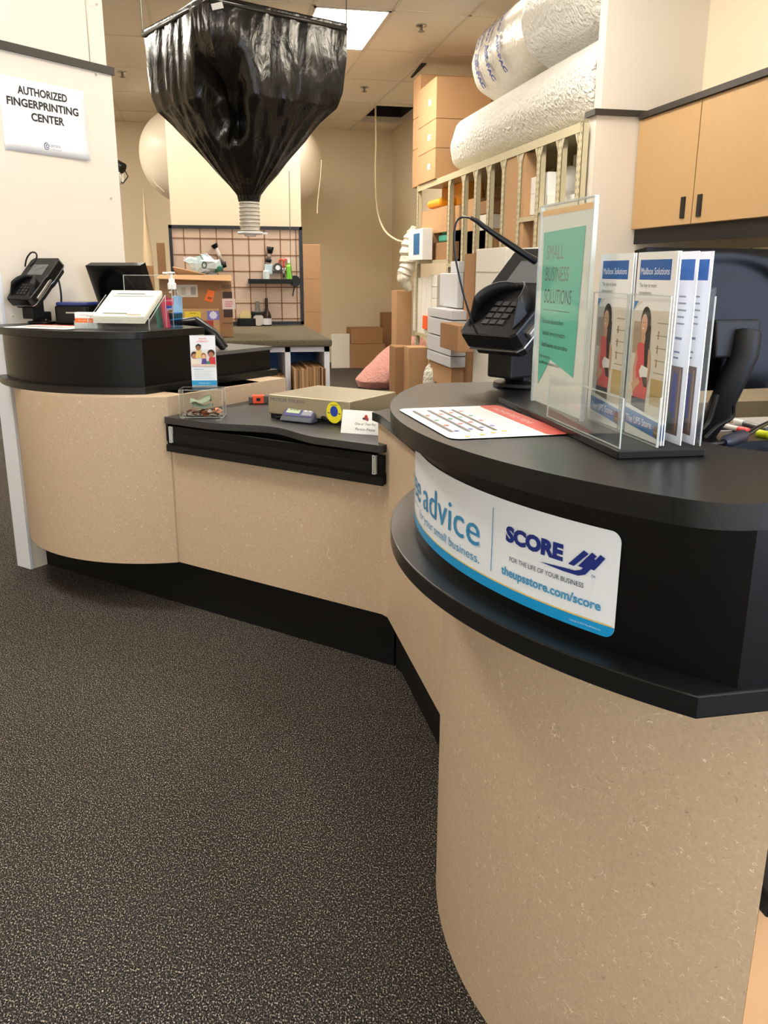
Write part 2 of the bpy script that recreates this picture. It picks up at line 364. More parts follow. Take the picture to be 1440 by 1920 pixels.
top = topc + corner(topc[-1], (.475, .714), (.6, .714), .055) + [(1.6, .714), (1.6, .90), (.72, .90)] + corner((.72, .9), (.645, .99), (.64, 1.2), .04) + corner((.64, 1.2), (.637, 1.682), (.5, 1.682), .03) + corner((.5, 1.682), (.42, 1.682), topc[0], .03)
obj('countertop', MB().prism(top, 1.057, ZT, True), BLACKL, t, True, bev=.002)
# the low tan wall and its cap between the towers belong to the same fixed counter run
obj('end_panel', MB().prism([(.524, 2.617), (.547, 2.566), (.547, 1.70), (.80, 1.70), (.80, 2.72), (.74, 2.83)], .204, .852), TAN, t, True)
obj('end_cap', MB().prism([(.505, 2.622)] + corner((.505, 2.622), (.519, 2.56), (.519, 2.3), .03) + [(.519, 1.76), (.82, 1.76), (.82, 2.74), (.72, 2.84)], .851, ZL - .0005), BLACKL, t, True, bev=.002)
obj('toe_kick', MB().prism([(.585, 2.60), (.597, 2.566), (.597, 1.60), (.80, 1.60), (.80, 2.75)], 0, .204), KICK, t, True)
# banner wrapped round the fascia
bt = tag(None or thing('banner', 'white banner with blue lettering wrapped round the front of the right black counter', 'banner', (.327, 1.231, .95)), 'white banner with blue lettering wrapped round the front of the right black counter', 'banner')
RB = .7195
def cyl(s, z, off=0):
    th = s / .718; r = RB + off; return Vector((CR0[0] + r * math.cos(th), CR0[1] + r * math.sin(th), z))
def bandgeo(s0, s1, z0, z1, rad, n=60):
    # rounded corners at the right end
    mb = MB(); rows = []
    for i in range(n + 1):
        s = s0 + (s1 - s0) * i / n; d = max(0, s - (s1 - rad)); k = rad - math.sqrt(max(0, rad * rad - d * d)); d2 = max(0, (s0 + rad) - s); k += rad - math.sqrt(max(0, rad * rad - d2 * d2))
        rows.append((s, z0 + k, z1 - k))
    return rows
def band(rows, off, clip=None):
    mb = MB(); prev = None
    for s, a, b_ in rows:
        if clip: a, b_ = max(a, clip[0]), min(b_, clip[1])
        v = (mb.b.verts.new(cyl(s, a, off)), mb.b.verts.new(cyl(s, max(b_, a), off)))
        if prev: mb.face([prev[0], v[0], v[1], prev[1]], True)
        prev = v
    mb.keepn = True; return mb
def dense(s0, s1, z0, z1, rad):
    r = bandgeo(s0, s1 - rad, z0, z1, 0, 50) ; 
    r += [(s1 - rad + rad * math.sin(math.radians(9 * i)), z0 + rad - rad * math.cos(math.radians(9 * i)), z1 - rad + rad * math.cos(math.radians(9 * i))) for i in range(1, 11)]
    return r
rows = dense(1.93, 2.6742, .8945, 1.0225, .013)
obj('backing', band(rows, 0), mat('banner_white', (232, 238, 246), .35), bt, True)
obj('blue_border', band(rows, .0006, (.8945, .9085)), mat('banner_blue', (22, 150, 214), .35), bt, True)
obj('yellow_line', band([r for r in rows if r[0] < 2.672], .0009, (.9085, .9102)), col((226, 196, 110), .4), bt, True)
NAVY, SKY, SKY2 = (16, 42, 128), (52, 138, 190), (70, 150, 196)
its = [('t', 'free', 2.075, .9440, .0475, .128, 0, SKY), ('t', 'advice', 2.2262, .9440, .0475, .2160, 0, SKY),
       ('t', 'for your small business.', 2.1990, .9215, .0135, .2450, 0, SKY2),
       ('r', 2.4708, .9202, 2.4722, 1.0073, SKY), ('r', 2.10, .9335, 2.195, .9345, SKY2),
       ('t', '**SCORE', 2.4995, .9712, .0192, .0985, 0, NAVY), ('t', 'FOR THE LIFE OF YOUR BUSINESS', 2.5086, .9455, .0062, .1215, 0, (50, 56, 86)),
       ('t', '*theupsstore.com/score', 2.4932, .9243, .0118, .1622, 0, SKY2), ('t', 'TM', 2.6395, .9615, .0034, .0052, 0, NAVY),
       ('t', 'Copyright © 2016 The UPS Store, Inc.', 2.6135, .9005, .0022, .0445, 0, (210, 235, 250))]
for k in range(3):
    x = 2.6065 + k * .0142
    its.append(('p', [(x, .9695 + .001 * k), (x + .0085, .9690 + .001 * k), (x + .0275 - .003 * k, .9885), (x + .021 - .003 * k, .9915)], NAVY))
its.append(('p', [(2.562, .9600), (2.600, .9585), (2.622, .9588), (2.632, .9630), (2.6475, .9830), (2.6405, .9850), (2.6255, .9672), (2.617, .9638), (2.600, .9630)], NAVY))
art('lettering', bt, cyl, its[:5], .0012, .00006, label='light blue advice lettering')
art('lettering', bt, cyl, its[5:], .0012, .00006, label='dark blue lettering and mark')
# right-hand low cabinet beyond the curved base
t = thing('low_cabinet', 'low tan cabinet with a black top at the bottom right edge', 'cabinet', (1.0, 1.0, 0))
obj('back_panel', MB().bx(.70, 1.5, .955, .985, .552, .852), TAN, t, True)
obj('body', MB().bx(.685, 1.5, .83, .985, 0, .505), mat('cab_tan', (204, 160, 112), .5), t, True)
obj('cabinet_top', MB().bx(.668, 1.5, .795, .985, .505, .540), BLACKL, t, True, bev=.003)
# left tower
t = thing('service_counter', 'tall curved black and tan service counter on the left beside the cream partition', 'counter', (-.5, 3.6, 0))
L0, LB = (-.207, 4.001), (-.173, 3.88)
obj('base_panel', MB().prism(arc(LB, .616, 175.5, 272.6, 50) + [ne(2.75, -2.43)[:2], ne(2.9, -3.33)[:2]], .204, .852, True), TAN, t, True)
obj('side_panel', nebox(MB(), 2.3, 2.92, -3.0, -2.435, .1, .852), TAN, t, True)
obj('toe_kick', nebox(MB(), 2.263, 2.35, -3.335, -2.3, 0, .204), KICK, t, True)
obj('ledge', MB().prism(arc(L0, .658, 192, 268.3, 50) + [ne(2.986, -2.535)[:2], ne(2.986, -3.334)[:2]], .852, ZL, True), BLACKL, t, True, bev=.002)
lf = arc(L0, .628, 191.5, 268.0, 50)
obj('fascia', MB().prism(lf + [ne(2.52, -2.562)[:2], ne(2.75, -3.334)[:2]], ZL, 1.057, True), BLACKE, t, True)
lt = arc(L0, .662, 192, 262.5, 50)
obj('countertop', MB().prism(lt + corner(lt[-1], (-.232, 3.338), ne(2.5, -2.53)[:2], .05) + [ne(2.535, -2.530)[:2], ne(2.60, -2.75)[:2], ne(2.60, -3.334)[:2]], 1.057, ZT, True), BLACKL, t, True, bev=.002)
obj('step_box', nebox(MB(), 2.5, 2.968, -3.2, -2.562, ZL, .965), BLACKE, t, True)
obj('step_top', nebox(MB(), 2.522, 2.975, -3.2, -2.556, .965, .98), mat('grey_top', (92, 92, 88), .4), t, True)
# centre counter with the weighing scale
t = thing('service_counter', 'low tan transaction counter with a black front between the two tall curved counters', 'counter', (.2, 3.0, 0))
obj('front_panel', nebox(MB(), 2.213, 2.9, -2.43, -1.44, .204, .655), TAN, t, True)
obj('toe_kick', nebox(MB(), 2.263, 2.9, -2.32, -1.44, 0, .204), KICK, t, True)
N0 = 2.185; E0, E1 = -2.405, -1.437
pts = []
for i in range(41):
    s = i / 40; e = E0 + (E1 - E0) * s; d = 0
    if .24 < s < .72: u = (s - .24) / .48; d = .055 * math.sin(PI * u) ** 1.0 * (1 - .25 * math.cos(2 * PI * u))
    pts.append(ne(N0 - .006 + d, e)[:2])
obj('countertop', MB().prism(pts + [ne(2.86, E1)[:2], ne(2.86, E0 - .03)[:2]], .757, .782, True), mat('dark_top', (52, 52, 52), .42, bump=.05, bscale=700), t, True, bev=.0015)
obj('front_box', nebox(nebox(nebox(nebox(MB(), N0 + .075, 2.85, E0, E1, .655, .757), N0 + .004, N0 + .075, E0, E1, .655, .690), N0 + .002, N0 + .014, E0, E1, .690, .749), N0, N0 + .075, E0, E0 + .012, .69, .757), BLACKE, t, True)
obj('front_rail', nebox(MB(), N0 - .004, N0 + .006, E0, E1, .652, .678), BLACKL, t, True, bev=.001)
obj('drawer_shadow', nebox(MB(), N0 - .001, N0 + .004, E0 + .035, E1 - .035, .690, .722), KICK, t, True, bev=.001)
for i, e in enumerate((E0 + .028, E1 - .03)):
    mb = MB(); nebox(mb, N0 - .008, N0 + .003, e - .006, e - .003, .688, .748); nebox(mb, N0 - .008, N0 + .003, e + .003, e + .006, .688, .748); nebox(mb, N0 - .009, N0 - .007, e - .006, e + .006, .688, .690); nebox(mb, N0 - .009, N0 - .007, e - .006, e + .006, .746, .748); nebox(mb, N0 - .009, N0 - .007, e - .001, e + .001, .70, .74)
    obj('sign_clip', mb, mat('clip_clear', (215, 220, 215), .15, alpha=.8), t, True, label='clear plastic clip')
# ================================================================ things on the right counter
# placard lying on the top
def placard(name, label, O, X, Y, w, h):
    p = thing(name, label, 'placard', O); f = plane(O, X, Y)
    mb = MB(); mb.use(PAPER); rp = rounded(0, 0, w, h, .018)
    mb.face([mb.b.verts.new(f(x, y, .0012)) for x, y in rp]); mb.keepn = True
    obj('sheet', mb, PAPER, p, True)
    it = [('p', rounded(0, h - .036, w, h, .012), (214, 78, 62))]
    it += [('t', 'PROHIBITED ITEMS', .03, h - .025, .011, w - .12, 0, (240, 190, 180))]
    for i in range(6): it.append(('r', .02, h - .045 - .006 * i, w - .03 - .02 * (i % 2), h - .0435 - .006 * i, (206, 206, 206)))
    for k in range(4):
        y = h - .095 - .020 * k - .005 * (k > 2); it.append(('r', .03, y, w - .05, y + .0055, (92, 86, 82)))
        for j, c in enumerate(((226, 120, 80), (80, 150, 110), (232, 100, 90), (120, 130, 190), (230, 190, 90))):
            it.append(('e', .05 + .045 * j + .01 * k, y + .0115, .005, .004, c))
    art('printing', p, f, it, .0016, .00002); return p
A = PZ(1060, 818, ZT); B = PZ(880, 824, ZT); Cc = PZ(760, 769, ZT); D = PZ(925, 764, ZT)
yd = Vector((.1, -.03, 0)); 
O = Vector((.300, 1.385, ZT + .0004))   # far left corner of the sheet
placard('counter_placard', 'white rectangular placard with red strip and colour chips lying on the right counter', Vector((.302, 1.352, ZT + .0004)), (.05, -1, 0), (1, .05, 0), .272, .176)
# acrylic sign and leaflet holder: base runs along local x, the front faces local -y
HO = Vector((.484, .934, ZT)); U = Vector((.495 - .482, 1.412 - .939, 0)).normalized(); Vv = Vector((U.y, -U.x, 0))
def hol(u, v, z): return HO + U * u + Vv * v + Vector((0, 0, z))     # u = away from camera along the long side, v = to the right
LH, WH = .47, .110
hold = thing('literature_holder', 'clear acrylic sign stand with leaflet pockets on a black base on the right counter', 'sign holder', HO)
def hbox(mb, u0, u1, v0, v1, z0, z1):
    P = [hol(u, v, z) for z in (z0, z1) for u, v in ((u0, v0), (u0, v1), (u1, v1), (u1, v0))]; return mb.hexa(P)
obj('base', hbox(MB(), -.006, LH, -.004, WH, 0, .010), BLACKP, hold, True, bev=.0015)
obj('sign_panel', hbox(hbox(MB(), .195, .400, .030, .0315, .012, .315), .195, .400, .0345, .036, .012, .315), ACRY, hold, True, label='clear upright sign sleeve')
mb = MB()
for z in (.3135, ): hbox(mb, .195, .400, .0295, .0365, z, z + .003)
hbox(mb, .1935, .1965, .0295, .0365, .012, .316); hbox(mb, .399, .402, .0295, .0365, .012, .316)
obj('sleeve_edge', mb, ACRE, hold, True, bev=.0008)
def pocket(u0, u1, v0, v1, zf, zb):
    mb = MB(); q = .0016
    hbox(mb, u0, u1, v0, v0 + q, .012, zf); hbox(mb, u0, u1, v1 - q, v1, .012, zb)
    for u in (u0, u1 - q):
        P = [hol(a, b_, c) for a in (u, u + q) for b_, c in ((v0, .012), (v1, .012), (v1, zb), (v0, zf))]
        mb.hexa([P[0], P[1], P[2], P[3], P[4], P[5], P[6], P[7]])
    return mb
obj('leaflet_pocket', pocket(.005, .112, .052, .108, .170, .200), ACRY, hold, True, label='near clear pocket')
obj('leaflet_pocket', pocket(.118, .225, .052, .108, .170, .200), ACRY, hold, True, label='far clear pocket')
obj('front_tray', pocket(.004, .25, .002, .05, .072, .072), ACRY, hold, True, label='low clear front tray')
mb = MB()
for u0, u1, v0, v1, zf in ((.005, .112, .052, .108, .19), (.118, .225, .052, .108, .19), (.004, .25, .002, .05, .072)):
    for u, v in ((u0, v0), (u1, v0), (u0, v1)): hbox(mb, u - .0008, u + .0008, v - .0008, v + .0008, .011, zf)
    hbox(mb, u0, u1, v0 - .0006, v0 + .0008, zf - .001, zf + .0004); hbox(mb, u0, u1, v0 - .0006, v0 + .0008, .0105, .012)
obj('bright_edges', mb, ACRE, hold, True)
# poster in the sleeve, facing the camera side
pos = thing('poster', 'teal speech-bubble poster reading SMALL BUSINESS SOLUTIONS inside the acrylic sleeve', 'poster', hol(.28, .0325, .012))
obj('sheet', hbox(MB(), .198, .397, .0325, .0335, .014, .308), mat('poster_paper', (222, 226, 218), .5), pos, True)
_fp = plane(hol(.397, .0325, .014), -U, (0, 0, 1))
fp = lambda u, v, off=0: _fp(u * .904, v, off)
TEAL, INK = (98, 188, 166), (58, 82, 78)
art('printing', pos, fp, [('r', 0, .286, .220, .294, (232, 184, 120)),
    ('p', [(.012, .262), (.192, .265), (.180, .055), (.075, .072), (.020, .028), (.015, .10)], TEAL),
    ('t', 'SMALL', .030, .222, .022, .078, .05, (112, 124, 112)), ('t', 'BUSINESS', .030, .190, .022, .105, .05, (104, 116, 104)), ('t', 'SOLUTIONS', .030, .157, .022, .122, .05, (40, 66, 62)),
    ('r', .028, .146, .150, .147, INK),
    ('t', '- Exclusive discounts from', .024, .126, .0078, .100, 0, INK), ('t', 'valuable service providers', .030, .108, .0078, .105, 0, INK),
    ('t', '- Small business tips and advice', .024, .090, .0078, .125, 0, INK), ('t', 'Find out more at', .022, .073, .005, .052, 0, INK), ('t', 'smallbiz.theupsstore.com', .022, .063, .0055, .096, 0, (24, 50, 48))], .0004, .00004)
# leaflets
BLU = (24, 92, 168)
def leaflet_items():
    W_, Hh = .100, .229
    s = [('r', 0, 0, W_, Hh, (240, 240, 238)), ('r', .008, .196, .088, .220, BLU), ('t', 'Mailbox Solutions', .011, .2025, .0085, .073, 0, (240, 245, 250)),
         ('t', 'The key to more', .010, .187, .0052, .045, 0, (60, 62, 66)), ('t', 'convenience.', .010, .178, .0052, .034, 0, (60, 62, 66)),
         ('r', 0, .028, .100, .170, (214, 206, 190)), ('r', .004, .105, .034, .145, (170, 150, 126)), ('p', [(0, .170), (.012, .170), (0, .158)], (70, 140, 200)), ('p', [(0, .158), (.03, .172), (.1, .172), (.1, .16), (.04, .16)], (232, 232, 228))]
    for i in range(5): s.append(('r', .066, .085 + .015 * i, .094, .0862 + .015 * i, (150, 140, 120)))
    for i in range(3): s.append(('r', .070, .092 + .017 * i, .073, .102 + .017 * i, (150, 118, 70)))
    s += [('r', .062, .045, .098, .078, (186, 160, 104)),
          ('p', [(.020, .118), (.014, .085), (.016, .050), (.052, .050), (.054, .085), (.050, .112), (.040, .122)], (214, 86, 86)),       # blouse
          ('p', [(.014, .050), (.012, .028), (.052, .028), (.052, .050)], (46, 44, 46)),                                            # skirt
          ('e', .036, .146, .013, .018, (36, 26, 24)), ('p', [(.040, .150), (.051, .140), (.052, .085), (.043, .082), (.038, .115)], (36, 26, 24)),   # hair
          ('e', .033, .142, .0085, .013, (214, 166, 134)), ('p', [(.029, .132), (.038, .132), (.038, .118), (.028, .120)], (206, 156, 124)),      # face and neck
          ('p', [(.049, .114), (.057, .104), (.056, .075), (.048, .070), (.050, .095)], (206, 156, 124)), ('p', [(.018, .112), (.012, .085), (.014, .064), (.020, .060), (.024, .068), (.020, .085), (.023, .100)], (214, 150, 130)),
          ('p', [(.010, .066), (.016, .056), (.034, .070), (.028, .076)], (206, 156, 124)),
          ('p', [(.029, .084), (.035, .092), (.053, .089), (.052, .078), (.033, .076)], (238, 236, 230)), ('p', [(.038, .077), (.052, .078), (.052, .065), (.044, .066)], (52, 50, 52)),
          ('e', .0315, .1370, .003, .0011, (236, 226, 220)), ('e', .0305, .1440, .0012, .0006, (40, 30, 28)), ('e', .0360, .1440, .0012, .0006, (40, 30, 28)),
          ('p', [(.0, .030), (.062, .024), (.1, .022), (.1, .030), (.06, .033), (.0, .040)], (240, 240, 238)), ('p', [(0, .034), (.1, .026), (.1, .006), (0, .014)], (60, 116, 176)),
          ('t', 'The UPS Store', .004, .0165, .0095, .070, -.05, (236, 240, 246)), ('p', [(.082, .010), (.090, .006), (.096, .010), (.096, .022), (.082, .023)], (92, 66, 34)), ('t', 'ups', .0835, .0125, .004, .011, 0, (240, 180, 50))]
    return s
def side_items():
    s = [('r', 0, 0, .100, .229, (244, 245, 250)), ('r', .045, .196, .094, .220, BLU)]
    for i in range(5): s.append(('r', .064, .176 - .008 * i, .080 + .002 * (i % 3), .178 - .008 * i, (150, 152, 160)))
    s += [('r', .064, .126, .080, .129, (120, 130, 160)), ('r', .064, .110, .078, .112, (120, 130, 160)), ('r', .064, .103, .076, .105, (120, 130, 160)),
          ('r', .058, .010, .090, .094, (96, 72, 62)), ('p', [(.066, .03), (.080, .03), (.078, .084), (.068, .088)], (30, 40, 130)), ('r', .083, .014, .086, .090, (150, 110, 92)), ('e', .070, .026, .007, .012, (34, 60, 52))]
    return s
def leaflet(u0, v, tilt, label, side=False, z=.012, ln=.100):
    o = hol(u0, v, z); up = (Vector((0, 0, 1)) + Vv * tilt).normalized()
    p = thing('leaflet', label, 'leaflet', o, 0, 'leaflets in the acrylic pockets')
    X = -U; o = hol(u0 + ln, v, z)
    X = X.normalized(); X = (X - up * X.dot(up)).normalized(); f = plane(o, X, up); Nn = X.cross(up)
    mb = MB(); P = [f(x, y, d) for d in (-.0012, 0) for x, y in ((0, 0), (ln, 0), (ln, .229), (0, .229))]; mb.hexa(P)
    obj('paper', mb, PAPER, p, True)
    art('printing', p, f, side_items() if side else leaflet_items(), .0002, .00003); return p
leaflet(.121, .057, 0, 'foremost leaflet with woman in red top in the far pocket, next to the teal poster')
leaflet(.121, .0605, 0, 'second white leaflet close behind the foremost one in the far pocket')
leaflet(.008, .057, 0, 'foremost leaflet with woman in red top in the near pocket, nearest the camera')
leaflet(.008, .0605, .0, 'second white leaflet close behind the foremost one in the near pocket')
leaflet(.006, .082, 0, 'leaflet with blue corner showing right of the near pocket front, first of two', True)
leaflet(.006, .100, 0, 'rightmost leaflet with blue corner in the near pocket', True)
# ---------------------------------------------------------------- payment terminal
def terminal(loc, rz, label, tilt=50):
    t = thing('payment_terminal', label, 'card terminal', loc, rz, 'payment terminals on the counters')
    obj('stand_base', MB().lathe([(.001, 0), (.058, 0), (.060, .004), (.058, .010), (.05, .012), (.03, .014), (.024, .022), (.001, .022)], seg=36), BLACKP, t)
    obj('stand_pole', MB().prism([(-.030, -.075), (.030, -.075), (.030, -.010), (-.030, -.010)], .022, .105).bx(-.034, .034, -.085, -.02, .09, .105).bx(-.026, .026, -.03, .03, .012, .05), BLACKM, t, bev=.004)
    R = Matrix.Translation((0, -.068, .118)) @ Matrix.Rotation(math.radians(90 - tilt + 2), 4, 'X')
    # local of body: x width, y up the slope, z out of the face
    w0, w1 = .075, .088
    prof = [(-w0, -.035), (-w0 - .006, .02), (-w0 - .006, .07), (-w1, .085), (-w1, .165), (-w1 + .012, .178), (w1 - .012, .178), (w1, .165), (w1, .085), (w0 + .006, .07), (w0 + .006, .02), (w0, -.035), (w0 - .012, -.045), (-w0 + .012, -.045)]
    prof = [(x * .92, y * 1.08) for x, y in prof]
    body = obj('body', MB().pris(prof, R @ Matrix.Translation((0, 0, -.012)), .036), BLACKP, t, bev=.004)
    obj('back_shell', MB().pris([(x * .9, y * .92 + .004) for x, y in prof], R @ Matrix.Translation((0, 0, -.036)), .020), BLACKM, t, bev=.004)
    obj('silver_rim', MB().pris([(x * 1.012, y * 1.008) for x, y in prof], R @ Matrix.Translation((0, 0, -.0155)), .004), SILVER, t, bev=.001)
    obj('card_slot_arm', MB().pris([(.067, -.02), (.080, -.02), (.080, .17), (.067, .17)], R @ Matrix.Translation((0, 0, -.006)), .012), mat('arm_silver', (150, 148, 142), .3, metal=.7), t, bev=.002)
    obj('screen', MB().pris([(-.043, .092), (.043, .092), (.043, .152), (-.043, .152)], R @ Matrix.Translation((0, 0, .0236)), .001), SCREEN, t)
    mb = MB()
    for i in range(3):
        for j in range(4): mb.pris([(-.026 + .019 * i, -.02 + .016 * j), (-.012 + .019 * i, -.02 + .016 * j), (-.012 + .019 * i, -.009 + .016 * j), (-.026 + .019 * i, -.009 + .016 * j)], R @ Matrix.Translation((0, 0, .024)), .003)
    obj('keypad', mb, mat('keys', (36, 36, 38), .4), t, label='small dark grey keys')
    # privacy hood: a wall that is highest on both sides of the keys
    mb = MB(); K = 20; rim = []; foot = []
    for i in range(K + 1):
        a = PI * i / K; x = -.052 * math.cos(a); y = .012 + .062 * math.sin(a); z = .030 + .026 * (abs(math.cos(a)) ** .7)
        rim.append(mb.b.verts.new(R @ Vector((x * 1.05, y + .006, z)))); foot.append(mb.b.verts.new(R @ Vector((x * 1.2, y * 1.02, .022))))
    for i in range(K): mb.face([foot[i], foot[i + 1], rim[i + 1], rim[i]], True)
    for s in (0, K):
        x = rim[s].co; q = mb.b.verts.new(R @ Vector((-.055 if s == 0 else .055, -.028, .026)));
        mb.face([foot[s], rim[s], q])
    o = obj('key_shield', mb, BLACKM, t, label='black privacy hood over the keys'); sd = o.modifiers.new('s', 'SOLIDIFY'); sd.thickness = .003
    return t
terminal((.612, 1.60, ZT), math.radians(-60), 'payment terminal on pedestal on the right counter behind the teal poster')
terminal(PZ(80, 606.5, ZT), math.radians(-38), 'payment terminal on pedestal on the left counter beside the cream wall', 48)
def px_path(pts, fn, n=6):
    """smooth curve through picture points put on a real plane"""
    P = [fn(*p) for p in pts]; out = []
    for i in range(len(P) - 1):
        p0, p1, p2, p3 = P[max(i - 1, 0)], P[i], P[i + 1], P[min(i + 2, len(P) - 1)]
        for k in range(n):
            s = k / n; out.append(.5 * ((2 * p1) + (p2 - p0) * s + (2 * p0 - 5 * p1 + 4 * p2 - p3) * s * s + (3 * p1 - p0 - 3 * p2 + p3) * s ** 3))
    out.append(P[-1]); return out
fy = lambda Y: (lambda x, y: PY(x, y, Y))
st = thing('stylus', 'black pen-shaped stylus on a coiled cord standing out of the right payment terminal', 'stylus', PY(950, 500, 1.55))
obj('barrel', MB().tube([PY(1003, 489, 1.56), PY(985, 478, 1.55), PY(930, 441, 1.55), PY(906, 424, 1.55)], [.0075, .0065, .0055, .0045]), BLACKP, st, True)
obj('strain_relief', MB().tube([PY(906, 424, 1.55), PY(895, 415, 1.55), PY(882, 408, 1.55)], [.0048, .0042, .003]), BLACKM, st, True)
obj('cord', MB().tube(px_path([(884, 409), (868, 407), (856, 416), (852, 440), (853, 475), (862, 522), (876, 575), (893, 622), (915, 650), (940, 662), (968, 661)], fy(1.56)), .0019, 8), BLACKP, st, True)
# ---------------------------------------------------------------- monitor with oval vent
def monitor(loc, rz, w, h, label, tilt=12, cxo=0):
    t = thing('monitor', label, 'monitor', loc, rz, 'monitors behind the counters')
    R = Matrix.Translation((0, 0, .10)) @ Matrix.Rotation(math.radians(-tilt), 4, 'X')
    # back towards local -y
    def back(u, v):
        x = (u - .5) * w; z = v * h; r = math.hypot(((x - cxo) / (w * .34)), ((z - h * .40) / (h * .52)))
        d = -.028 - .014 * (1 - min(1, abs(v - .5) * 2) ** 6) * (1 - min(1, abs(u - .5) * 2) ** 6)
        d += .016 * (1 / (1 + math.exp((r - 1) * 26)))
        return R @ Vector((x, d, z))
    mb = MB(); g = mb.grid(back, 56, 44)
    fr = [[mb.b.verts.new(R @ Vector(((u - .5) * w, .01, v * h))) for u in (0, 1)] for v in (0, 1)]
    mb.face([fr[0][0], fr[0][1], fr[1][1], fr[1][0]])
    for i in range(56): mb.face([g[0][i], g[0][i + 1]] + ([fr[0][1], fr[0][0]] if False else [mb.b.verts.new(R @ Vector((((i + 1) / 56 - .5) * w, .01, 0))), mb.b.verts.new(R @ Vector(((i / 56 - .5) * w, .01, 0)))])); mb.face([g[-1][i], g[-1][i + 1], mb.b.verts.new(R @ Vector((((i + 1) / 56 - .5) * w, .01, h))), mb.b.verts.new(R @ Vector(((i / 56 - .5) * w, .01, h)))])
    for j in range(44):
        for k, u in ((0, -.5), (-1, .5)): mb.face([g[j][k], g[j + 1][k], mb.b.verts.new(R @ Vector((u * w, .01, (j + 1) / 44 * h))), mb.b.verts.new(R @ Vector((u * w, .01, j / 44 * h)))])
    bmesh.ops.remove_doubles(mb.b, verts=mb.b.verts, dist=1e-5)
    obj('case', mb, mat('monitor_case', (7, 7, 8), .34, spec=.2), t)
    obj('neck', MB().box(R @ Vector((cxo, -.040, h * .36)), (.10, .05, .07), M=R.to_3x3().to_4x4()).tube([R @ Vector((cxo + .02, -.062, h * .40)), R @ Vector((cxo + .01, -.07, h * .25)), (cxo - .02, -.04, .06), (cxo - .03, 0, .0)], [.028, .026, .024, .026], 16), BLACKM, t, bev=.004)
    obj('foot', MB().prism([(x + cxo, y) for x, y in rounded(-.12, -.09, .12, .09, .03)], -.002, .014), BLACKP, t)
    return t
monitor((1.05, 1.52, .981), math.radians(6), .50, .265, 'large black monitor seen from behind at right, behind the leaflet pockets', 8, -.075)
monitor((-.30, 4.10, .975), math.radians(-38), .31, .275, 'black monitor seen from behind on the left counter beside the cream wall', -20)
# raised desk behind the right tower
t = thing('work_desk', 'black desk behind the right tower with cords and pens on it', 'desk', (1.2, 1.5, 0))
obj('desktop', MB().bx(.66, 1.9, 1.02, 2.0, .950, .979), BLACKP, t, True)
obj('desk_body', MB().bx(.70, 1.86, 1.06, 1.95, 0, .950), BLACKM, t, True)
tray = tag(obj('desk_tray', MB().bx(.66, 1.25, PZ(1385, 812, .99).y, PZ(1385, 786, .99).y + .03, .980, .988).bx(.66, 1.25, PZ(1385, 812, .99).y, PZ(1385, 812, .99).y + .004, .988, .996), mat('tray_pale', (186, 184, 178), .5)), 'pale flat tray holding pens under the right monitor', 'tray')
def pen(a, b_, r, c, tip, label):
    t = thing('pen', label, 'pen', a, 0, 'pens in the desk tray'); a, b_ = Vector(a), Vector(b_)
    obj('barrel', MB().tube([a, a.lerp(b_, .7)], r, 12), col(c, .35), t, True); obj('cap', MB().tube([a.lerp(b_, .7), a.lerp(b_, .97), b_], [r * 1.15, r * 1.15, r * .7], 12), col(tip, .3), t, True)
pz = lambda x, y: PZ(x, y, 1.0)
pen(pz(1420, 800), pz(1352, 783), .006, (190, 186, 176), (224, 52, 50), 'pen with round red end lying farthest left in the desk tray')
pen(pz(1440, 806), pz(1378, 790), .006, (70, 70, 72), (242, 240, 236), 'pen with long white cap lying in the desk tray')
pen(pz(1344, 796), pz(1404, 809), .006, (196, 192, 184), (216, 44, 44), 'pen with red clip end lying in the middle of the desk tray')
pen(pz(1500, 828), pz(1420, 812), .007, (220, 224, 40), (216, 222, 30), 'yellow highlighter marker at the right edge of the desk tray')
cb = thing('power_cable', 'black cable with a thick ferrite lump beside the right counter top', 'cable', PZ(1370, 820, 1.02))
obj('cord', MB().tube(px_path([(1325, 835), (1345, 832), (1362, 828), (1400, 815), (1425, 800), (1470, 780)], lambda x, y: PZ(x, y, 1.04)), .004, 8), BLACKP, cb, True)
obj('ferrite', MB().tube([PZ(1357, 830, 1.04), PZ(1362, 828, 1.04), PZ(1392, 818, 1.04), PZ(1398, 815, 1.04)], [.006, .011, .011, .006], 14), mat('ferrite', (34, 38, 54), .4), cb, True)
tag(obj('data_cable', MB().tube(px_path([(1318, 805), (1330, 790), (1338, 765), (1345, 740)], lambda x, y: PY(x, y, 1.25)), .0035, 8), BLACKP), 'thin black cable rising behind the right leaflet pocket', 'cable')
tag(obj('data_cable', MB().tube(px_path([(1322, 822), (1345, 800), (1372, 783), (1376, 760)], lambda x, y: PY(x, y, 1.28)), .0035, 8), BLACKP), 'thin black cable crossing before the red pens', 'cable')
# ================================================================ things on the left counter
placard('counter_placard', 'white rectangular placard with orange strip lying on the left counter', Vector((-.775, 3.65, ZT + .0004)), (1, -.62, 0), (.62, 1, 0), .31, .21)
# card printer with blue lid
t = thing('receipt_printer', 'small black printer with blue lid on the left counter behind the business cards', 'printer', PZ(146, 607, ZT), math.radians(-20))
obj('body', MB().prism(rounded(-.075, -.055, .075, .075, .018), 0, .075), BLACKP, t, bev=.006)
obj('lid', MB().prism(rounded(-.072, -.05, .072, .07, .018), .075, .090), mat('blue_lid', (40, 56, 110), .25), t, bev=.006)
obj('nameplate', MB().bx(-.02, .02, -.0565, -.055, .045, .051), SILVER, t)
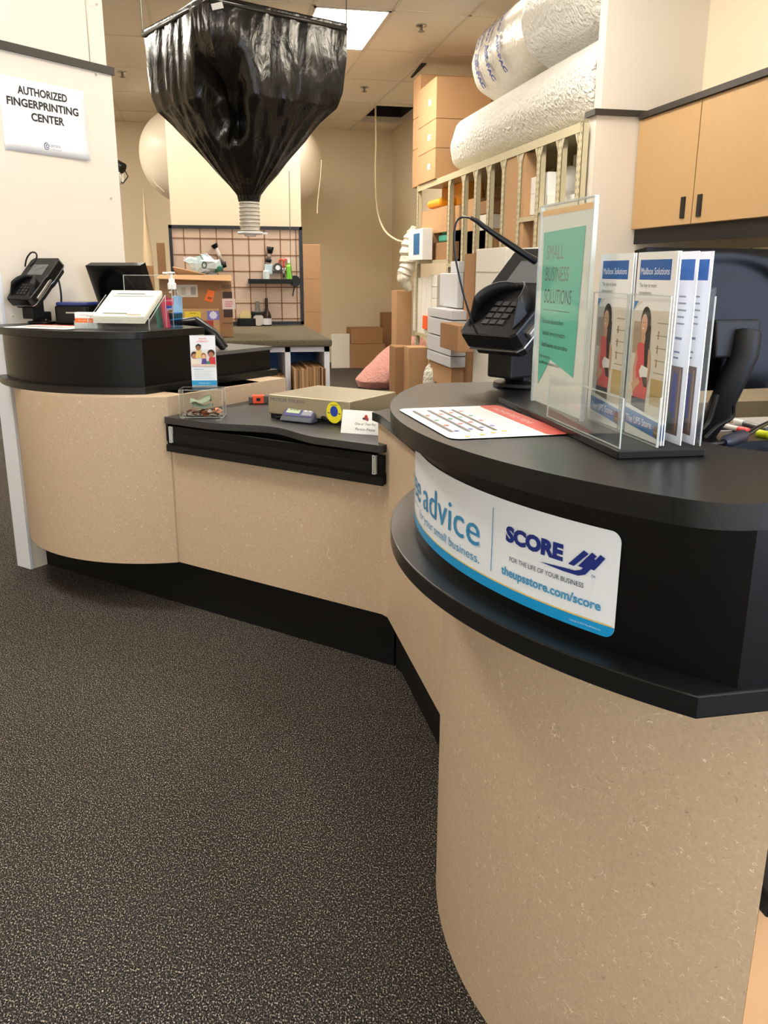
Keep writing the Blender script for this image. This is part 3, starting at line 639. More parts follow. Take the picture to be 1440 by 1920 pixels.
# terminal cords
tag(obj('terminal_cable', MB().tube(px_path([(47, 500), (50, 485), (58, 474), (66, 474), (69, 481), (64, 492), (56, 499)], fy(3.95)), .0035, 8), BLACKP), 'black cord looping over the top of the left payment terminal', 'cable')
tag(obj('terminal_cable', MB().tube(px_path([(103, 510), (111, 530), (115, 560), (113, 590), (118, 603), (130, 608)], fy(3.93)), .004, 8), BLACKP), 'black cord hanging from the left terminal towards the small printer', 'cable')
# business card holder
t = thing('business_card_holder', 'small clear holder at the front edge of the left counter', 'card holder', PZ(166, 616, ZT + .0005), math.radians(-18))
obj('shell', MB().bx(-.047, .047, -.020, -.0185, 0, .022).bx(-.047, .047, .018, .0195, 0, .055).bx(-.047, -.0455, -.02, .0195, 0, .03).bx(.0455, .047, -.02, .0195, 0, .03).bx(-.047, .047, -.02, .0195, 0, .002), ACRE, t)
t2 = thing('business_cards', 'stack of white and orange business cards in the small clear holder', 'business cards', PZ(166, 616, ZT + .0005), math.radians(-18))
obj('card_stack', MB().bx(-.044, .044, -.016, .012, .003, .062), PAPER, t2)
art('printing', t2, plane((-.044, -.0162, .003), (1, 0, 0), (0, 0, 1)), [('r', 0, .020, .088, .037, (232, 112, 48)), ('t', 'The UPS Store', .012, .0245, .007, .056, 0, (250, 214, 190))] + [('r', .01, .006 + .004 * i, .07 - .01 * i, .0072 + .004 * i, (176, 176, 186)) for i in range(3)] + [('r', .02, .048, .055, .0495, (190, 170, 160))], world=False)
# angled form holder
FO = Vector((-.315, 3.46, ZT + .0005)); frz = math.radians(-22)
t = thing('form_holder', 'clear acrylic sloping holder for forms on the left counter', 'form holder', FO, frz)
w, d = .125, .155
mb = MB()
mb.bx(-w, w, -.004, .0, .0, .050)                      # low front lip
mb.bx(-w + .07, w + .02, d + .02, d + .023, 0, .20)     # tall back
for x in (-w, w - .002): mb.prism([(x, 0), (x + .002, 0), (x + .002, d), (x, d)], 0, .004)
for x in (-w, w - .002):
    mb.hexa([(x, 0, 0), (x + .002, 0, 0), (x + .002, d, 0), (x, d, 0), (x, 0, .035), (x + .002, 0, .035), (x + .002, d, .125), (x, d, .125)])
mb.hexa([(-w, 0, .020), (w, 0, .020), (w, d, .105), (-w, d, .105), (-w, 0, .0225), (w, 0, .0225), (w, d, .1075), (-w, d, .1075)])
obj('shell', mb, ACRY, t)
mb = MB(); E_ = .0014
def edge(mb, a, b_, r=.0014): return mb.tube([a, b_], r, 6)
for a, b_ in (((-w, -.004, .05), (w, -.004, .05)), ((-w, -.004, 0), (-w, -.004, .05)), ((w, -.004, 0), (w, -.004, .05)), ((-w + .07, d + .02, .2), (w + .02, d + .02, .2)), ((-w + .07, d + .02, .1), (-w + .07, d + .02, .2)), ((w + .02, d + .02, 0), (w + .02, d + .02, .2)), ((w, 0, .035), (w, d, .125)), ((w, d, 0), (w, d, .125)), ((-w, 0, .035), (-w, d, .125))): edge(mb, a, b_)
obj('bright_edges', mb, ACRE, t)
t2 = thing('form_stack', 'thick pad of white printed forms sloping in the clear holder', 'forms', FO, frz)
mb = MB(); w2 = .105
for i in range(7):
    o_ = .0035 * i; j = random.uniform(-.003, .003)
    mb.hexa([(-w2 + j, .004, .024 + o_), (w2 + j, .004, .024 + o_), (w2 + j, d + .02, .118 + o_), (-w2 + j, d + .02, .118 + o_)] + [(-w2 + j, .004, .0268 + o_), (w2 + j, .004, .0268 + o_), (w2 + j, d + .02, .1208 + o_), (-w2 + j, d + .02, .1208 + o_)])
obj('pages', mb, mat('forms', (222, 220, 206), .6), t2)
sl = Vector((0, d + .016, .094)); 
art('printing', t2, plane((-w2, .004, .024 + .0245), (1, 0, 0), sl), [('r', .03, .165, .15, .171, (120, 130, 134)), ('r', .02, .148, .19, .1505, (90, 100, 104)), ('r', .03, .02, .13, .026, (120, 118, 110)), ('r', .13, .012, .19, .017, (220, 150, 110))] + [('r', .02, .135 - .011 * i, .18 - .03 * (i % 3), .1362 - .011 * i, (190, 200, 208)) for i in range(9)], world=False)
def leaf(loc, rz, c, label, h):
    tag(obj('slim_leaflet', MB().hexa([Vector(loc) + Matrix.Rotation(rz, 3, 'Z') @ Vector(p) for p in ((-.004, -.03, 0), (.004, -.03, 0), (.004, .03, 0), (-.004, .03, 0), (-.020, -.02, h), (-.012, -.02, h), (-.012, .03, h), (-.020, .03, h))]), col(c, .5)), label, 'leaflet')
leaf((-.165, 3.60, ZT), -.3, (40, 132, 112), 'green-edged leaflets standing right of the sloping form holder', .105)
leaf((-.140, 3.60, ZT), -.3, (196, 52, 84), 'crimson leaflets standing left of the hand sanitizer', .100)
# hand sanitizer
bp = PZ(327, 612, ZT + .0005)
t = thing('hand_sanitizer', 'clear pump bottle of blue hand sanitizer on the left counter', 'bottle', bp, math.radians(-10))
obj('bottle', MB().lathe([(.001, 0), (.034, 0), (.038, .006), (.038, .115), (.034, .130), (.018, .142), (.014, .146), (.014, .150), (.001, .150)], seg=28, sy=.68), ACRY, t)
obj('gel', MB().lathe([(.001, .003), (.032, .003), (.0355, .008), (.0355, .055), (.001, .055)], seg=28, sy=.66), GELB, t)
obj('back_label', MB().bx(-.004, .033, .020, .0215, .050, .120), mat('label_blue', (150, 196, 232), .5), t)
obj('pump', MB().lathe([(.017, .146), (.017, .168), (.012, .172), (.012, .186), (.006, .188), (.006, .206), (.014, .208), (.014, .213), (.001, .214)], seg=20).bx(-.034, .004, -.005, .005, .206, .213), WHITE, t, bev=.001)
art('front_label', t, plane((-.032, -.0262, .05), (1, 0, 0), (0, 0, 1)), [('r', 0, .035, .040, .062, (186, 34, 72)), ('t', 'SANITIZER', .004, .050, .0055, .032, 0, (240, 200, 210)), ('p', [(.006, .012), (.036, .018), (.036, .032), (.010, .032)], (52, 78, 168)), ('t', 'gel', .012, .016, .010, .020, 0, (236, 240, 250)), ('r', 0, .064, .02, .068, (186, 34, 72))], world=False)
# telephone handset behind the bottle
t = thing('telephone', 'black telephone handset resting behind the left counter next to the sanitizer', 'telephone', ne(2.64, -2.78, .98))
obj('receiver', MB().tube([ne(2.60, -2.86, 1.05), ne(2.62, -2.80, 1.085), ne(2.66, -2.70, 1.095), ne(2.70, -2.64, 1.04), ne(2.72, -2.60, .985)], [.014, .020, .024, .026, .018], 14), BLACKP, t, True)
obj('phone_base', MB().box(ne(2.65, -2.76, 1.01), (.14, .12, .055), rz=-PI / 4), BLACKM, t, True, bev=.006)
# ================================================================ things on the centre counter
ZC = .782
# charity coin box with card
cb = ne(2.262, -2.285)
t = thing('donation_box', 'clear acrylic coin box with upright picture card on the low counter', 'donation box', (cb.x, cb.y, ZC), math.radians(-8))
W_, D_, Hh = .078, .045, .105
mb = MB()
for q in ((-W_, W_, -D_, -D_ + .002, .006, Hh), (-W_, W_, D_ - .002, D_, .006, Hh), (-W_, -W_ + .002, -D_, D_, .006, Hh), (W_ - .002, W_, -D_, D_, .006, Hh), (-W_, W_, -D_, D_, Hh, Hh + .002), (-W_, W_, -D_, D_, .004, .006)): mb.bx(*q)
obj('case', mb, ACRY, t)
mb = MB()
c8 = [(sx * W_, sy * D_, z) for z in (.005, Hh) for sx, sy in ((-1, -1), (1, -1), (1, 1), (-1, 1))]
for a, b_ in ((0, 1), (1, 2), (2, 3), (3, 0), (4, 5), (5, 6), (6, 7), (7, 4), (0, 4), (1, 5), (2, 6), (3, 7)): edge(mb, c8[a], c8[b_], .001)
obj('bright_edges', mb, ACRE, t)
obj('coin_slot', MB().bx(-.03, .03, -.012, .012, Hh + .002, Hh + .004), col((90, 96, 100)), t)
mb = MB()
for sx in (-1, 1):
    for sy in (-1, 1): mb.lathe([(.006, 0), (.006, .005)], c=(sx * (W_ - .008), sy * (D_ - .008), 0), seg=10)
obj('feet', mb, ACRE, t)
obj('card_sleeve', MB().bx(-.040, .052, .030, .0345, Hh + .003, Hh + .190), ACRE, t)
art('picture_card', t, plane((-.040, .0298, Hh + .008), (1, 0, 0), (0, 0, 1)), [('r', 0, 0, .092, .180, (236, 240, 246)), ('r', 0, 0, .092, .018, (40, 150, 204)), ('t', 'thank you', .026, .006, .006, .04, 0, (180, 220, 240)),
    ('t', 'TOYS', .032, .166, .007, .028, 0, (226, 70, 76)), ('t', 'LITERACY', .026, .157, .006, .040, 0, (226, 70, 76)), ('r', .004, .072, .088, .130, (226, 222, 222)),
    ('e', .014, .110, .012, .014, (60, 36, 26)), ('e', .014, .105, .009, .010, (186, 130, 98)), ('p', [(0, .075), (.028, .075), (.024, .096), (.004, .098)], (232, 224, 206)),
    ('e', .030, .140, .010, .010, (30, 26, 24)), ('p', [(.020, .144), (.030, .152), (.042, .146), (.032, .140)], (24, 24, 24)), ('e', .030, .136, .008, .009, (150, 98, 66)), ('p', [(.018, .100), (.044, .100), (.040, .128), (.022, .128)], (222, 196, 120)),
    ('e', .048, .108, .009, .011, (160, 100, 50)), ('e', .048, .105, .007, .008, (226, 178, 146)), ('p', [(.038, .075), (.060, .075), (.056, .098), (.042, .098)], (84, 66, 140)),
    ('e', .076, .118, .013, .013, (52, 26, 20)), ('e', .075, .112, .010, .010, (176, 112, 82)), ('p', [(.064, .075), (.090, .075), (.090, .104), (.068, .102)], (204, 50, 54)), ('p', [(.058, .075), (.070, .075), (.070, .088), (.060, .09)], (40, 130, 112)), ('r', .004, .070, .088, .078, (222, 196, 180)),
    ('r', .01, .058, .045, .060, (150, 190, 210))] + [('r', .01, .05 - .006 * i, .08 - .01 * (i % 2), .0515 - .006 * i, (196, 206, 216)) for i in range(5)], world=False)
ctr = Matrix.Translation((cb.x, cb.y, ZC)) @ Matrix.Rotation(math.radians(-8), 4, 'Z')
def inbox(p): return ctr @ Vector(p)
# coins
cm = [mat('copper', (176, 110, 78), .35, metal=.6), mat('copper_dark', (112, 70, 52), .4, metal=.6), mat('nickel', (180, 172, 164), .35, metal=.7)]
cpl = ['copper coin', 'dark copper coin', 'silver coin']
random.seed(3)
for i in range(44):
    x = random.uniform(-.064, .064); y = random.uniform(-.032, .03); k = random.choice([0, 0, 1, 2]); z = .0072 + .0032 * (i // 9)
    c = obj('coin', MB().lathe([(.0001, 0), (.0112, 0), (.0112, .0017), (.0001, .0017)], seg=16), cm[k]); c.location = inbox((x, y, z + .004)); c.rotation_euler = (random.uniform(-.5, .5), random.uniform(-.5, .5), 0)
    tag(c, cpl[k] + ' among the loose change in the clear box', 'coin', ['copper coins in the clear box', 'dark coins in the clear box', 'silver coins in the clear box'][k])
bill = MB(); bill.grid(lambda u, v: inbox((-.045 + .075 * u, -.02 + .04 * v + .004 * math.sin(u * 9), .050 + .014 * math.sin(v * PI) + .006 * math.sin(u * 7 + v * 4) + .012 * u)), 20, 12)
o = obj('banknote', bill, mat('banknote', (150, 160, 138), .7, var=.25, vscale=60)); tag(o, 'crumpled green banknote lying on the coins in the clear box', 'banknote'); sd = o.modifiers.new('s', 'SOLIDIFY'); sd.thickness = .0006
bill = MB(); bill.grid(lambda u, v: inbox((-.040 + .075 * u, -.014 + .03 * v, .036 + .012 * math.sin(v * PI) + .004 * math.sin(u * 8))), 20, 10)
o = obj('banknote', bill, mat('banknote2', (128, 140, 120), .7, var=.25, vscale=60)); tag(o, 'second banknote folded underneath the crumpled one', 'banknote'); sd = o.modifiers.new('s', 'SOLIDIFY'); sd.thickness = .0006
# tape measure
tp = PZ(485, 757, ZC)
t = thing('tape_measure', 'orange and grey tape measure lying at the back of the low counter', 'tape measure', (tp.x, tp.y, ZC), math.radians(-5))
obj('case', MB().prism(rounded(-.026, -.018, .026, .018, .01), .002, .036), col((236, 84, 48), .45), t, bev=.004)
obj('side_grip', MB().prism(rounded(.020, -.019, .040, .019, .008), .002, .034).prism(rounded(-.040, -.019, -.022, .019, .008), .002, .030), col((74, 74, 76), .5), t, bev=.003)
obj('button', MB().bx(-.008, .008, -.0205, -.018, .014, .026), BLACKM, t)
# weighing scale
s0 = Vector((.483, 2.898)); s1 = Vector((.227, 3.138)); s2 = Vector((.436, 3.393)); s3 = Vector((.681, 3.12)); sc_ = (s0 + s1 + s2 + s3) / 4
ang = math.atan2((s0 - s1).y, (s0 - s1).x); wx = ((s0 - s1).length + (s3 - s2).length) / 4; wy = ((s2 - s1).length + (s3 - s0).length) / 4
t = thing('postal_scale', 'wide steel platform weighing scale on the low counter', 'scale', (sc_.x, sc_.y, ZC), ang)
obj('platform', MB().bx(-wx, wx, -wy, wy, .018, .088), STEEL, t, bev=.003)
obj('base', MB().bx(-wx + .006, wx - .006, -wy + .006, wy - .006, .0, .018), BLACKM, t)
art('lettering', t, plane((-wx, -wy, .018), (1, 0, 0), (0, 0, 1)), [('t', 'METTLER TOLEDO', .012, .048, .012, .155, 0, (70, 86, 118))], world=False)
stk = thing('round_sticker', 'yellow round sticker with blue centre on the front of the scale', 'sticker', PZ(625, 780, ZC + .03))
art('disc', stk, plane(Matrix.Translation((sc_.x, sc_.y, ZC)) @ (Matrix.Rotation(ang, 4, 'Z') @ Vector((wx - .065, -wy - .0008, .040))), (math.cos(ang), math.sin(ang), 0), (0, 0, 1)), [('e', 0, .006, .033, .038, (226, 216, 40)), ('e', 0, .010, .0165, .019, (30, 62, 160)), ('r', -.028, .002, -.018, .005, (80, 80, 50)), ('r', .018, .002, .028, .005, (80, 80, 50)), ('t', 'CAUTION', -.016, .030, .005, .032, 0, (70, 70, 30))])
dp = PZ(563, 791, ZC); DS = 1.14
t = thing('scale_display', 'small grey and blue readout unit in front of the steel scale', 'display', (dp.x, dp.y, ZC), ang + .04)
R = Matrix.Rotation(math.radians(-28), 4, 'X')
dd_ = obj('housing', MB().hexa([(-.062, -.03, .004), (.062, -.03, .004), (.062, .04, .004), (-.062, .04, .004), (-.056, -.022, .016), (.056, -.022, .016), (.058, .03, .056), (-.058, .03, .056)]), col((72, 76, 88), .4), t, bev=.004)
sl = Vector((0, .052, .040)); f = plane((-.054, -.021, .0172), (1, 0, 0), sl)
art('face_plate', t, f, [('r', 0, .004, .108, .060, (74, 74, 128)), ('r', .006, .016, .056, .050, (196, 208, 170)), ('r', .066, .010, .104, .054, (150, 152, 160)), ('e', .076, .034, .0075, .0085, (226, 226, 226)), ('e', .093, .034, .0075, .0085, (226, 226, 226)), ('t', '0.00', .016, .026, .012, .034, 0, (90, 104, 84))], .0012, .0003, world=False)
obj('cord', MB().tube([(-.06, .0, .012), (-.085, -.01, .008), (-.10, .012, .008), (-.085, .03, .01), (-.05, .035, .01)], .004, 8).tube([(.055, .02, .03), (.09, .01, .018), (.15, .02, .010)], .014, 10), BLACKP, t)
for ch in list(t.children):
    ch.data.transform(Matrix.Scale(DS, 4))
# tent card
tc = PZ(682, 812, ZC)
t = thing('tent_card', 'folded white card reading One or Two Per Person Please on the low counter', 'tent card', (tc.x, tc.y, ZC), math.radians(-32))
mb = MB()
mb.hexa([(-.075, -.022, 0), (.075, -.022, 0), (.075, -.021, 0), (-.075, -.021, 0), (-.075, -.001, .075), (.075, -.001, .075), (.075, 0, .075), (-.075, 0, .075)])
mb.hexa([(-.075, .021, 0), (.075, .021, 0), (.075, .022, 0), (-.075, .022, 0), (-.075, 0, .075), (.075, 0, .075), (.075, .001, .075), (-.075, .001, .075)])
obj('card', mb, PAPER, t)
art('printing', t, plane((-.075, -.022, 0), (1, 0, 0), Vector((0, .021, .075))), [('t', 'One or Two Per', .048, .030, .009, .075, .15, (84, 84, 88)), ('t', 'Person Please', .052, .012, .009, .070, .15, (84, 84, 88)), ('e', .086, .056, .006, .009, (180, 40, 40)), ('e', .080, .052, .006, .004, (60, 60, 64)), ('e', .092, .050, .004, .006, (150, 60, 60))], world=False)
# ================================================================ notice on the partition
eW = -3.3355
S0 = ne(2.266, eW); S1 = ne(2.70, eW)
f0 = Vector((-.741, 3.968, 0)); nn = (f0.x + f0.y) * Q
nt = thing('paper_notice', 'white paper notice reading AUTHORIZED FINGERPRINTING CENTER taped on the left wall', 'notice', ne(2.47, eW, 1.9))
n_r = (-.456 + 4.253) * Q; n_l = (-.744 + 3.965) * Q - .004
NW = n_r - n_l; f = plane(ne(n_l, eW, 1.772), (Q, Q, 0), (0, 0, 1))
mb = MB(); g = []
for j in range(9):
    for i in range(13):
        pass
mb.grid(lambda u, v: f(u * NW, v * .281, .0012 + .006 * (max(0, u - .75) * 4) ** 2 * max(0, .35 - v) * 2 + .004 * (max(0, .2 - v) * 5) ** 2 * u), 12, 8)
o = obj('sheet', mb, mat('notice_paper', (232, 234, 238), .6), nt, True); sd = o.modifiers.new('s', 'SOLIDIFY'); sd.thickness = .0004; sd.offset = -1
INKB = (26, 26, 28)
art('lettering', nt, f, [('t', '*AUTHORIZED', .082, .2235, .031, .238, 0, INKB), ('t', '*FINGERPRINTING', .028, .176, .031, .345, 0, INKB), ('t', '*CENTER', .135, .128, .031, .160, 0, INKB)], .0022, .0001)
art('emblem', nt, f, [
    ('e', .196, .036, .013, .015, (86, 96, 130)), ('e', .197, .036, .009, .011, (226, 228, 234)), ('e', .198, .036, .006, .008, (86, 96, 130)), ('e', .199, .036, .003, .004, (226, 228, 234)), ('t', 'CERTIFIX', .210, .034, .011, .056, 0, (96, 104, 138)), ('t', 'L I V E S C A N', .212, .022, .006, .054, 0, (130, 134, 146))], .0022, .0001)
mb = MB()
for x, y in ((209, 372), (182, 8), (182, 139), (25, 593)):
    d = ray(x, y); tt = (eW + .004) / (d.x * Q - d.y * Q); p = d * tt + Vector((0, 0, H)); mb.tube([p - Vector((Q, -Q, 0)) * .003, p + Vector((Q, -Q, 0)) * .002], .005, 10)
struct('trim_6', mb, col((190, 184, 172)))
struct('trim_8', MB().tube([ne(2.74, -3.345, 2.18), ne(2.74, -3.345, CEIL - .005)], .0025, 6), col((205, 196, 176), .6))
# ================================================================ wall cupboards on the right
XC = 2.40
def cupboard(y0, y1, label, hy):
    t = thing('wall_cabinet', label, 'cabinet', (XC, (y0 + y1) / 2, 1.54), 0, 'wall cabinets on the right')
    obj('carcass', MB().bx(XC + .018, XR - .005, y0, y1, 1.54, 2.112), CABT, t, True)
    dd = obj('door', MB().bx(XC, XC + .018, y0 + .002, y1 - .002, 1.542, 2.11), CABT, t, True, bev=.001)
    hh = obj('handle', MB().bx(XC - .008, XC + .001, hy - .019, hy + .019, 1.572, 1.675), BLACKP, dd, True, bev=.003)
    return t
ys = 4.706
cupboard(4.084, ys, 'tan wall cabinet against the cream stub wall, leftmost', PX(1281, 388, XC).y)
cupboard(3.462, 4.080, 'tan wall cabinet in the middle, right of the leftmost one', PX(1312, 384, XC).y)
cupboard(2.84, 3.458, 'tan wall cabinet nearest the camera at the right edge', 2.9)
struct('trim_7', MB().bx(XC - .015, XR, 2.6, ys - .02, 2.112, 2.142), TRIMB)
tag(obj('valance', MB().bx(XC + .02, XC + .04, 2.8, ys - .005, 1.462, 1.54), BLACKM), 'black strip hanging under the tan wall cabinets', 'valance')
# pigeonhole sorter behind the monitor, under the cabinets
t = thing('mail_sorter', 'beige pigeonhole sorter with dark gaps under the wall cabinets behind the monitor', 'sorter', (2.6, 3.9, .9))
mb = MB().bx(2.55, 2.74, 3.0, 4.65, .9, 1.42)
obj('case', mb, mat('sorter', (206, 190, 154), .6), t, True)
mb = MB()
for k in range(7): mb.bx(2.546, 2.551, 3.05 + .24 * k, 3.07 + .24 * k, .9, 1.42)
obj('divider', mb, BLACKM, t, True, label='dark upright dividers')
# ================================================================ packing area at the back
# black hopper bag
RIM = 2.90; hc = Vector((.37, 6.64)); ha = math.radians(26); HS = .51
t = thing('peanut_hopper', 'big black plastic hopper bag hanging from the ceiling with a clear hose neck', 'hopper', (hc.x, hc.y, 1.54), 0)
SECT = [(2.93, 1.0, 0, 1.0), (2.86, 1.0, 0, 1.0), (2.70, 1.0, .03, .995), (2.50, .985, .10, .985), (2.40, .955, .22, .965), (2.31, .83, .40, .90), (2.19, .69, .6, .80), (2.08, .53, .8, .66), (1.98, .385, .92, .46), (1.90, .25, 1, .28), (1.835, .155, 1, .16), (1.79, .135, 1, .135)]
SECT = [(z, w, rd) for z, w, rd, _ in SECT]
def hop(u, v):
    k = v * (len(SECT) - 1); i = min(int(k), len(SECT) - 2); s = k - i; s2 = s
    z = SECT[i][0] * (1 - s) + SECT[i + 1][0] * s; wv = SECT[i][1] * (1 - s2) + SECT[i + 1][1] * s2; rd = SECT[i][2] * (1 - s) + SECT[i + 1][2] * s
    a = 2 * PI * u; c, sn = math.cos(a), math.sin(a); sq = 1 / max(abs(c), abs(sn)); rc = 1.08
    r = HS * wv * (sq * (1 - rd) + (rc if rd > 0 else 1) * rd)
    fade = 1 if v > .05 else .2
    r += fade * (.006 * math.sin(a * 17 + 3 * math.sin(v * 7)) + .004 * math.sin(a * 31 + v * 11)) * min(1, wv * 1.6)
    # gathered fold below the near corner
    d = ((u - .62) % 1); d = min(d, 1 - d) * 16
    r -= .30 * math.exp(-d ** 4 * 3) * math.exp(-((v - .40) / .17) ** 4) * wv
    d3 = ((u - .590) % 1); d3 = min(d3, 1 - d3) * 30; r += .05 * math.exp(-d3 * d3) * math.exp(-((v - .3) / .3) ** 2)
    d3 = ((u - .665) % 1); d3 = min(d3, 1 - d3) * 24; r += .05 * math.exp(-d3 * d3) * math.exp(-((v - .4) / .3) ** 2)
    x, y = c * r, sn * r
    return Vector((hc.x + x * math.cos(ha) - y * math.sin(ha), hc.y + x * math.sin(ha) + y * math.cos(ha), z))
HOPM = mat('black_bag', (15, 14, 12), .24, spec=.5, bump=0)
nt_ = HOPM.node_tree; bs = nt_.nodes['Principled BSDF']; tcx = N(nt_, 'ShaderNodeTexCoord'); mp = N(nt_, 'ShaderNodeMapping'); mp.inputs['Scale'].default_value = (1, 1, .45)
nz = N(nt_, 'ShaderNodeTexNoise'); nz.inputs['Scale'].default_value = 9; nz.inputs['Detail'].default_value = 6; nz.inputs['Distortion'].default_value = .6; bpn = N(nt_, 'ShaderNodeBump'); bpn.inputs['Strength'].default_value = .4; bpn.inputs['Distance'].default_value = .05
nt_.links.new(tcx.outputs['Object'], mp.inputs[0]); nt_.links.new(mp.outputs[0], nz.inputs['Vector']); nt_.links.new(nz.outputs['Fac'], bpn.inputs['Height']); nt_.links.new(bpn.outputs[0], bs.inputs['Normal'])
mb = MB(); mb.grid(hop, 200, 90, wrap=True)
o = obj('bag', mb, HOPM, t, True); sd = o.modifiers.new('s', 'SOLIDIFY'); sd.thickness = .003
mb = MB()
def hcorner(sx, sy, z, k=1.0): 
    x, y = sx * HS * k, sy * HS * k; return Vector((hc.x + x * math.cos(ha) - y * math.sin(ha), hc.y + x * math.sin(ha) + y * math.cos(ha), z))
ring = [hcorner(sx, sy, 2.905, 1.004) for sx, sy in ((-1, -1), (1, -1), (1, 1), (-1, 1))]
for a, b_ in zip(ring, ring[1:] + ring[:1]):
    mb.tube([a + Vector((0, 0, -.01)), b_ + Vector((0, 0, -.01))], .014, 8)
obj('rim_hem', mb, mat('bag_hem', (34, 31, 26), .35), t, True)
mb = MB()
for p in ring: mb.tube([p + Vector((0, 0, .0)), p + Vector((0, 0, .05)), (p.x, p.y, CEIL - .001)], .004, 6)
obj('hanger_wires', mb, col((60, 58, 54)), t, True)
prof = []
for k in range(27):
    z = 1.585 + .0088 * k; prof.append((.068 + (.006 if k % 3 == 0 else 0), z))
mb = MB().lathe(prof[::1], c=(hc.x, hc.y, 0), seg=28)
HOSE = mat('clear_hose', (232, 226, 212), .25, spec=.7, bump=.8, bscale=40, var=.2, vscale=30)
obj('hose_neck', mb, HOSE, t, True, label='ribbed translucent hose neck')
mb = MB()
for k in range(9): mb.lathe([(.072, -.003), (.0765, 0), (.072, .003)], c=(hc.x, hc.y, 1.590 + .0264 * k), seg=28)
obj('hose_rings', mb, mat('hose_ring', (120, 110, 92), .4), t, True)
obj('shut_off_plate', MB().lathe([(.001, -.008), (.088, -.008), (.094, 0), (.088, .009), (.001, .009)], c=(hc.x, hc.y, 1.574), seg=28).bx(hc.x + .05, hc.x + .125, hc.y - .02, hc.y + .02, 1.566, 1.580).lathe([(.001, -.022), (.04, -.022), (.045, -.008)], c=(hc.x, hc.y, 1.572), seg=20), WHITE, t, True)
obj('paper_tab', MB().box(hcorner(-1, -1, 2.86, 1.02) + Vector((.05, -.012, 0)), (.07, .004, .035), M=Matrix.Rotation(-.25, 4, 'Y')), PAPER, t, True)
# round white balloons behind the middle wall
def balloon(c, r, label, ribs):
    t = thing('balloon', label, 'balloon', (c[0], c[1], c[2]), 0)
    prof = [(.002, -1.16), (.06, -1.14), (.03, -1.10)] + [(math.sin(math.radians(a)), -math.cos(math.radians(a)) * (1.08 if a < 90 else 1)) for a in range(8, 180, 6)] + [(.002, 1.0)]
    obj('skin', MB().lathe([(x * r, z * r) for x, z in prof], seg=48), mat('balloon_white', (232, 222, 204), .35, spec=.5), t)
    for q in ribs: obj('ribbon', MB().tube(px_path(q, fy(c[1] - .3)), .006, 6), mat('ribbon', (226, 214, 190), .5), t, True)
    return t
bl = balloon((-.13, 11.0, 2.62), .50, 'large round white balloon left of the middle wall', [[(308, 360), (300, 352), (292, 345), (284, 330)], ])
balloon((1.085, 11.0, 2.56), .43, 'bright round white balloon right of the middle wall', [[(603, 300), (601, 330), (596, 375), (595, 400)]])
balloon((1.02, 11.9, 2.42), .44, 'second white balloon dimmer behind the bright one', [])
p_ = PY(285, 600, 11.0)
obj('paper_tail', MB().lathe([(.002, 0), (.055, .5), (.055, .75), (.012, 1.25), (.006, 1.5)], c=(p_.x, 11.0, p_.z), seg=12), mat('strand', (214, 194, 160), .6), bl, True, label='long tan paper tail')
# pegboard of grid panels on the middle wall, black frame
PYB = 8.19
tl, tr, br = PY(315.4, 421.7, PYB), PY(565.7, 425.5, PYB), PY(568.5, 607.8, PYB)
x0, x1, z1, z0 = tl.x, tr.x, (tl.z + tr.z) / 2, br.z
t = thing('tool_board', 'square-grid tan tool board in a black frame on the middle wall', 'tool board', ((x0 + x1) / 2, PYB, z0))
obj('board', MB().bx(x0 + .01, x1 - .01, PYB - .012, PYB + .008, z0 + .01, z1 - .01), mat('board_tan', (212, 188, 168), .5), t, True)
mb = MB()
for a in ((x0, x1, z1 - .028, z1), (x0, x1, z0, z0 + .028), (x0, x0 + .028, z0, z1), (x1 - .028, x1, z0, z1)): mb.bx(a[0], a[1], PYB - .03, PYB + .008, a[2], a[3])
obj('frame', mb, mat('board_frame', (38, 40, 48), .45), t, True)
mb = MB(); sx = (x1 - x0) / 8.3; sz = (z1 - z0) / 6.15
for i in range(1, 9): mb.bx(x0 + .0 + sx * (i - .1) - .0045, x0 + sx * (i - .1) + .0045, PYB - .016, PYB - .011, z0, z1)
for j in range(1, 7): mb.bx(x0, x1, PYB - .016, PYB - .011, z1 - sz * (j - .22) - .0045, z1 - sz * (j - .22) + .0045)
obj('grid_lines', mb, mat('grid_brown', (140, 98, 68), .6), t, True)
# shelf and its small things
fb = lambda x, y, d=.12: PY(x, y, PYB - d)
a, b_ = fb(466, 523), fb(549, 532)
t = thing('small_shelf', 'narrow black shelf fixed to the tool board', 'shelf', ((a.x + b_.x) / 2, PYB - .07, b_.z))
obj('tray', MB().bx(a.x, b_.x, PYB - .15, PYB - .02, b_.z, a.z), BLACKM, t, True, bev=.004)
obj('tape_wheel', MB().tube([fb(553, 527, .06), fb(553, 527, .02)], .05, 20), BLACKP, t, True)
obj('dangling_cord', MB().tube(px_path([(552, 537), (550, 548), (549, 555)], fy(PYB - .05)), .006, 6), BLACKP, t, True)
def stickthing(name, label, cat, p, h, r, c, top=None):
    t = thing(name, label, cat, p)
    obj('body', MB().lathe([(.001, 0), (r, 0), (r, h * .8), (r * .5, h * .9), (r * .5, h), (.001, h)], seg=14), c, t)
    if top: obj('lid', MB().lathe([(r * .55, h), (r * .55, h + .03), (.001, h + .03)], seg=12), top, t)
sz_ = a.z
stickthing('glue_bottle', 'green bottle on the right end of the black board shelf', 'bottle', (fb(543, 520).x, PYB - .08, sz_), .14, .026, col((130, 214, 70)), WHITE)
stickthing('glue_bottle', 'pale clear bottle on the left part of the black board shelf', 'bottle', (fb(500, 520).x, PYB - .08, sz_), .085, .03, col((214, 226, 230)))
t = thing('scissors', 'red-handled scissors hanging above the black board shelf', 'scissors', fb(532, 500))
mb = MB()
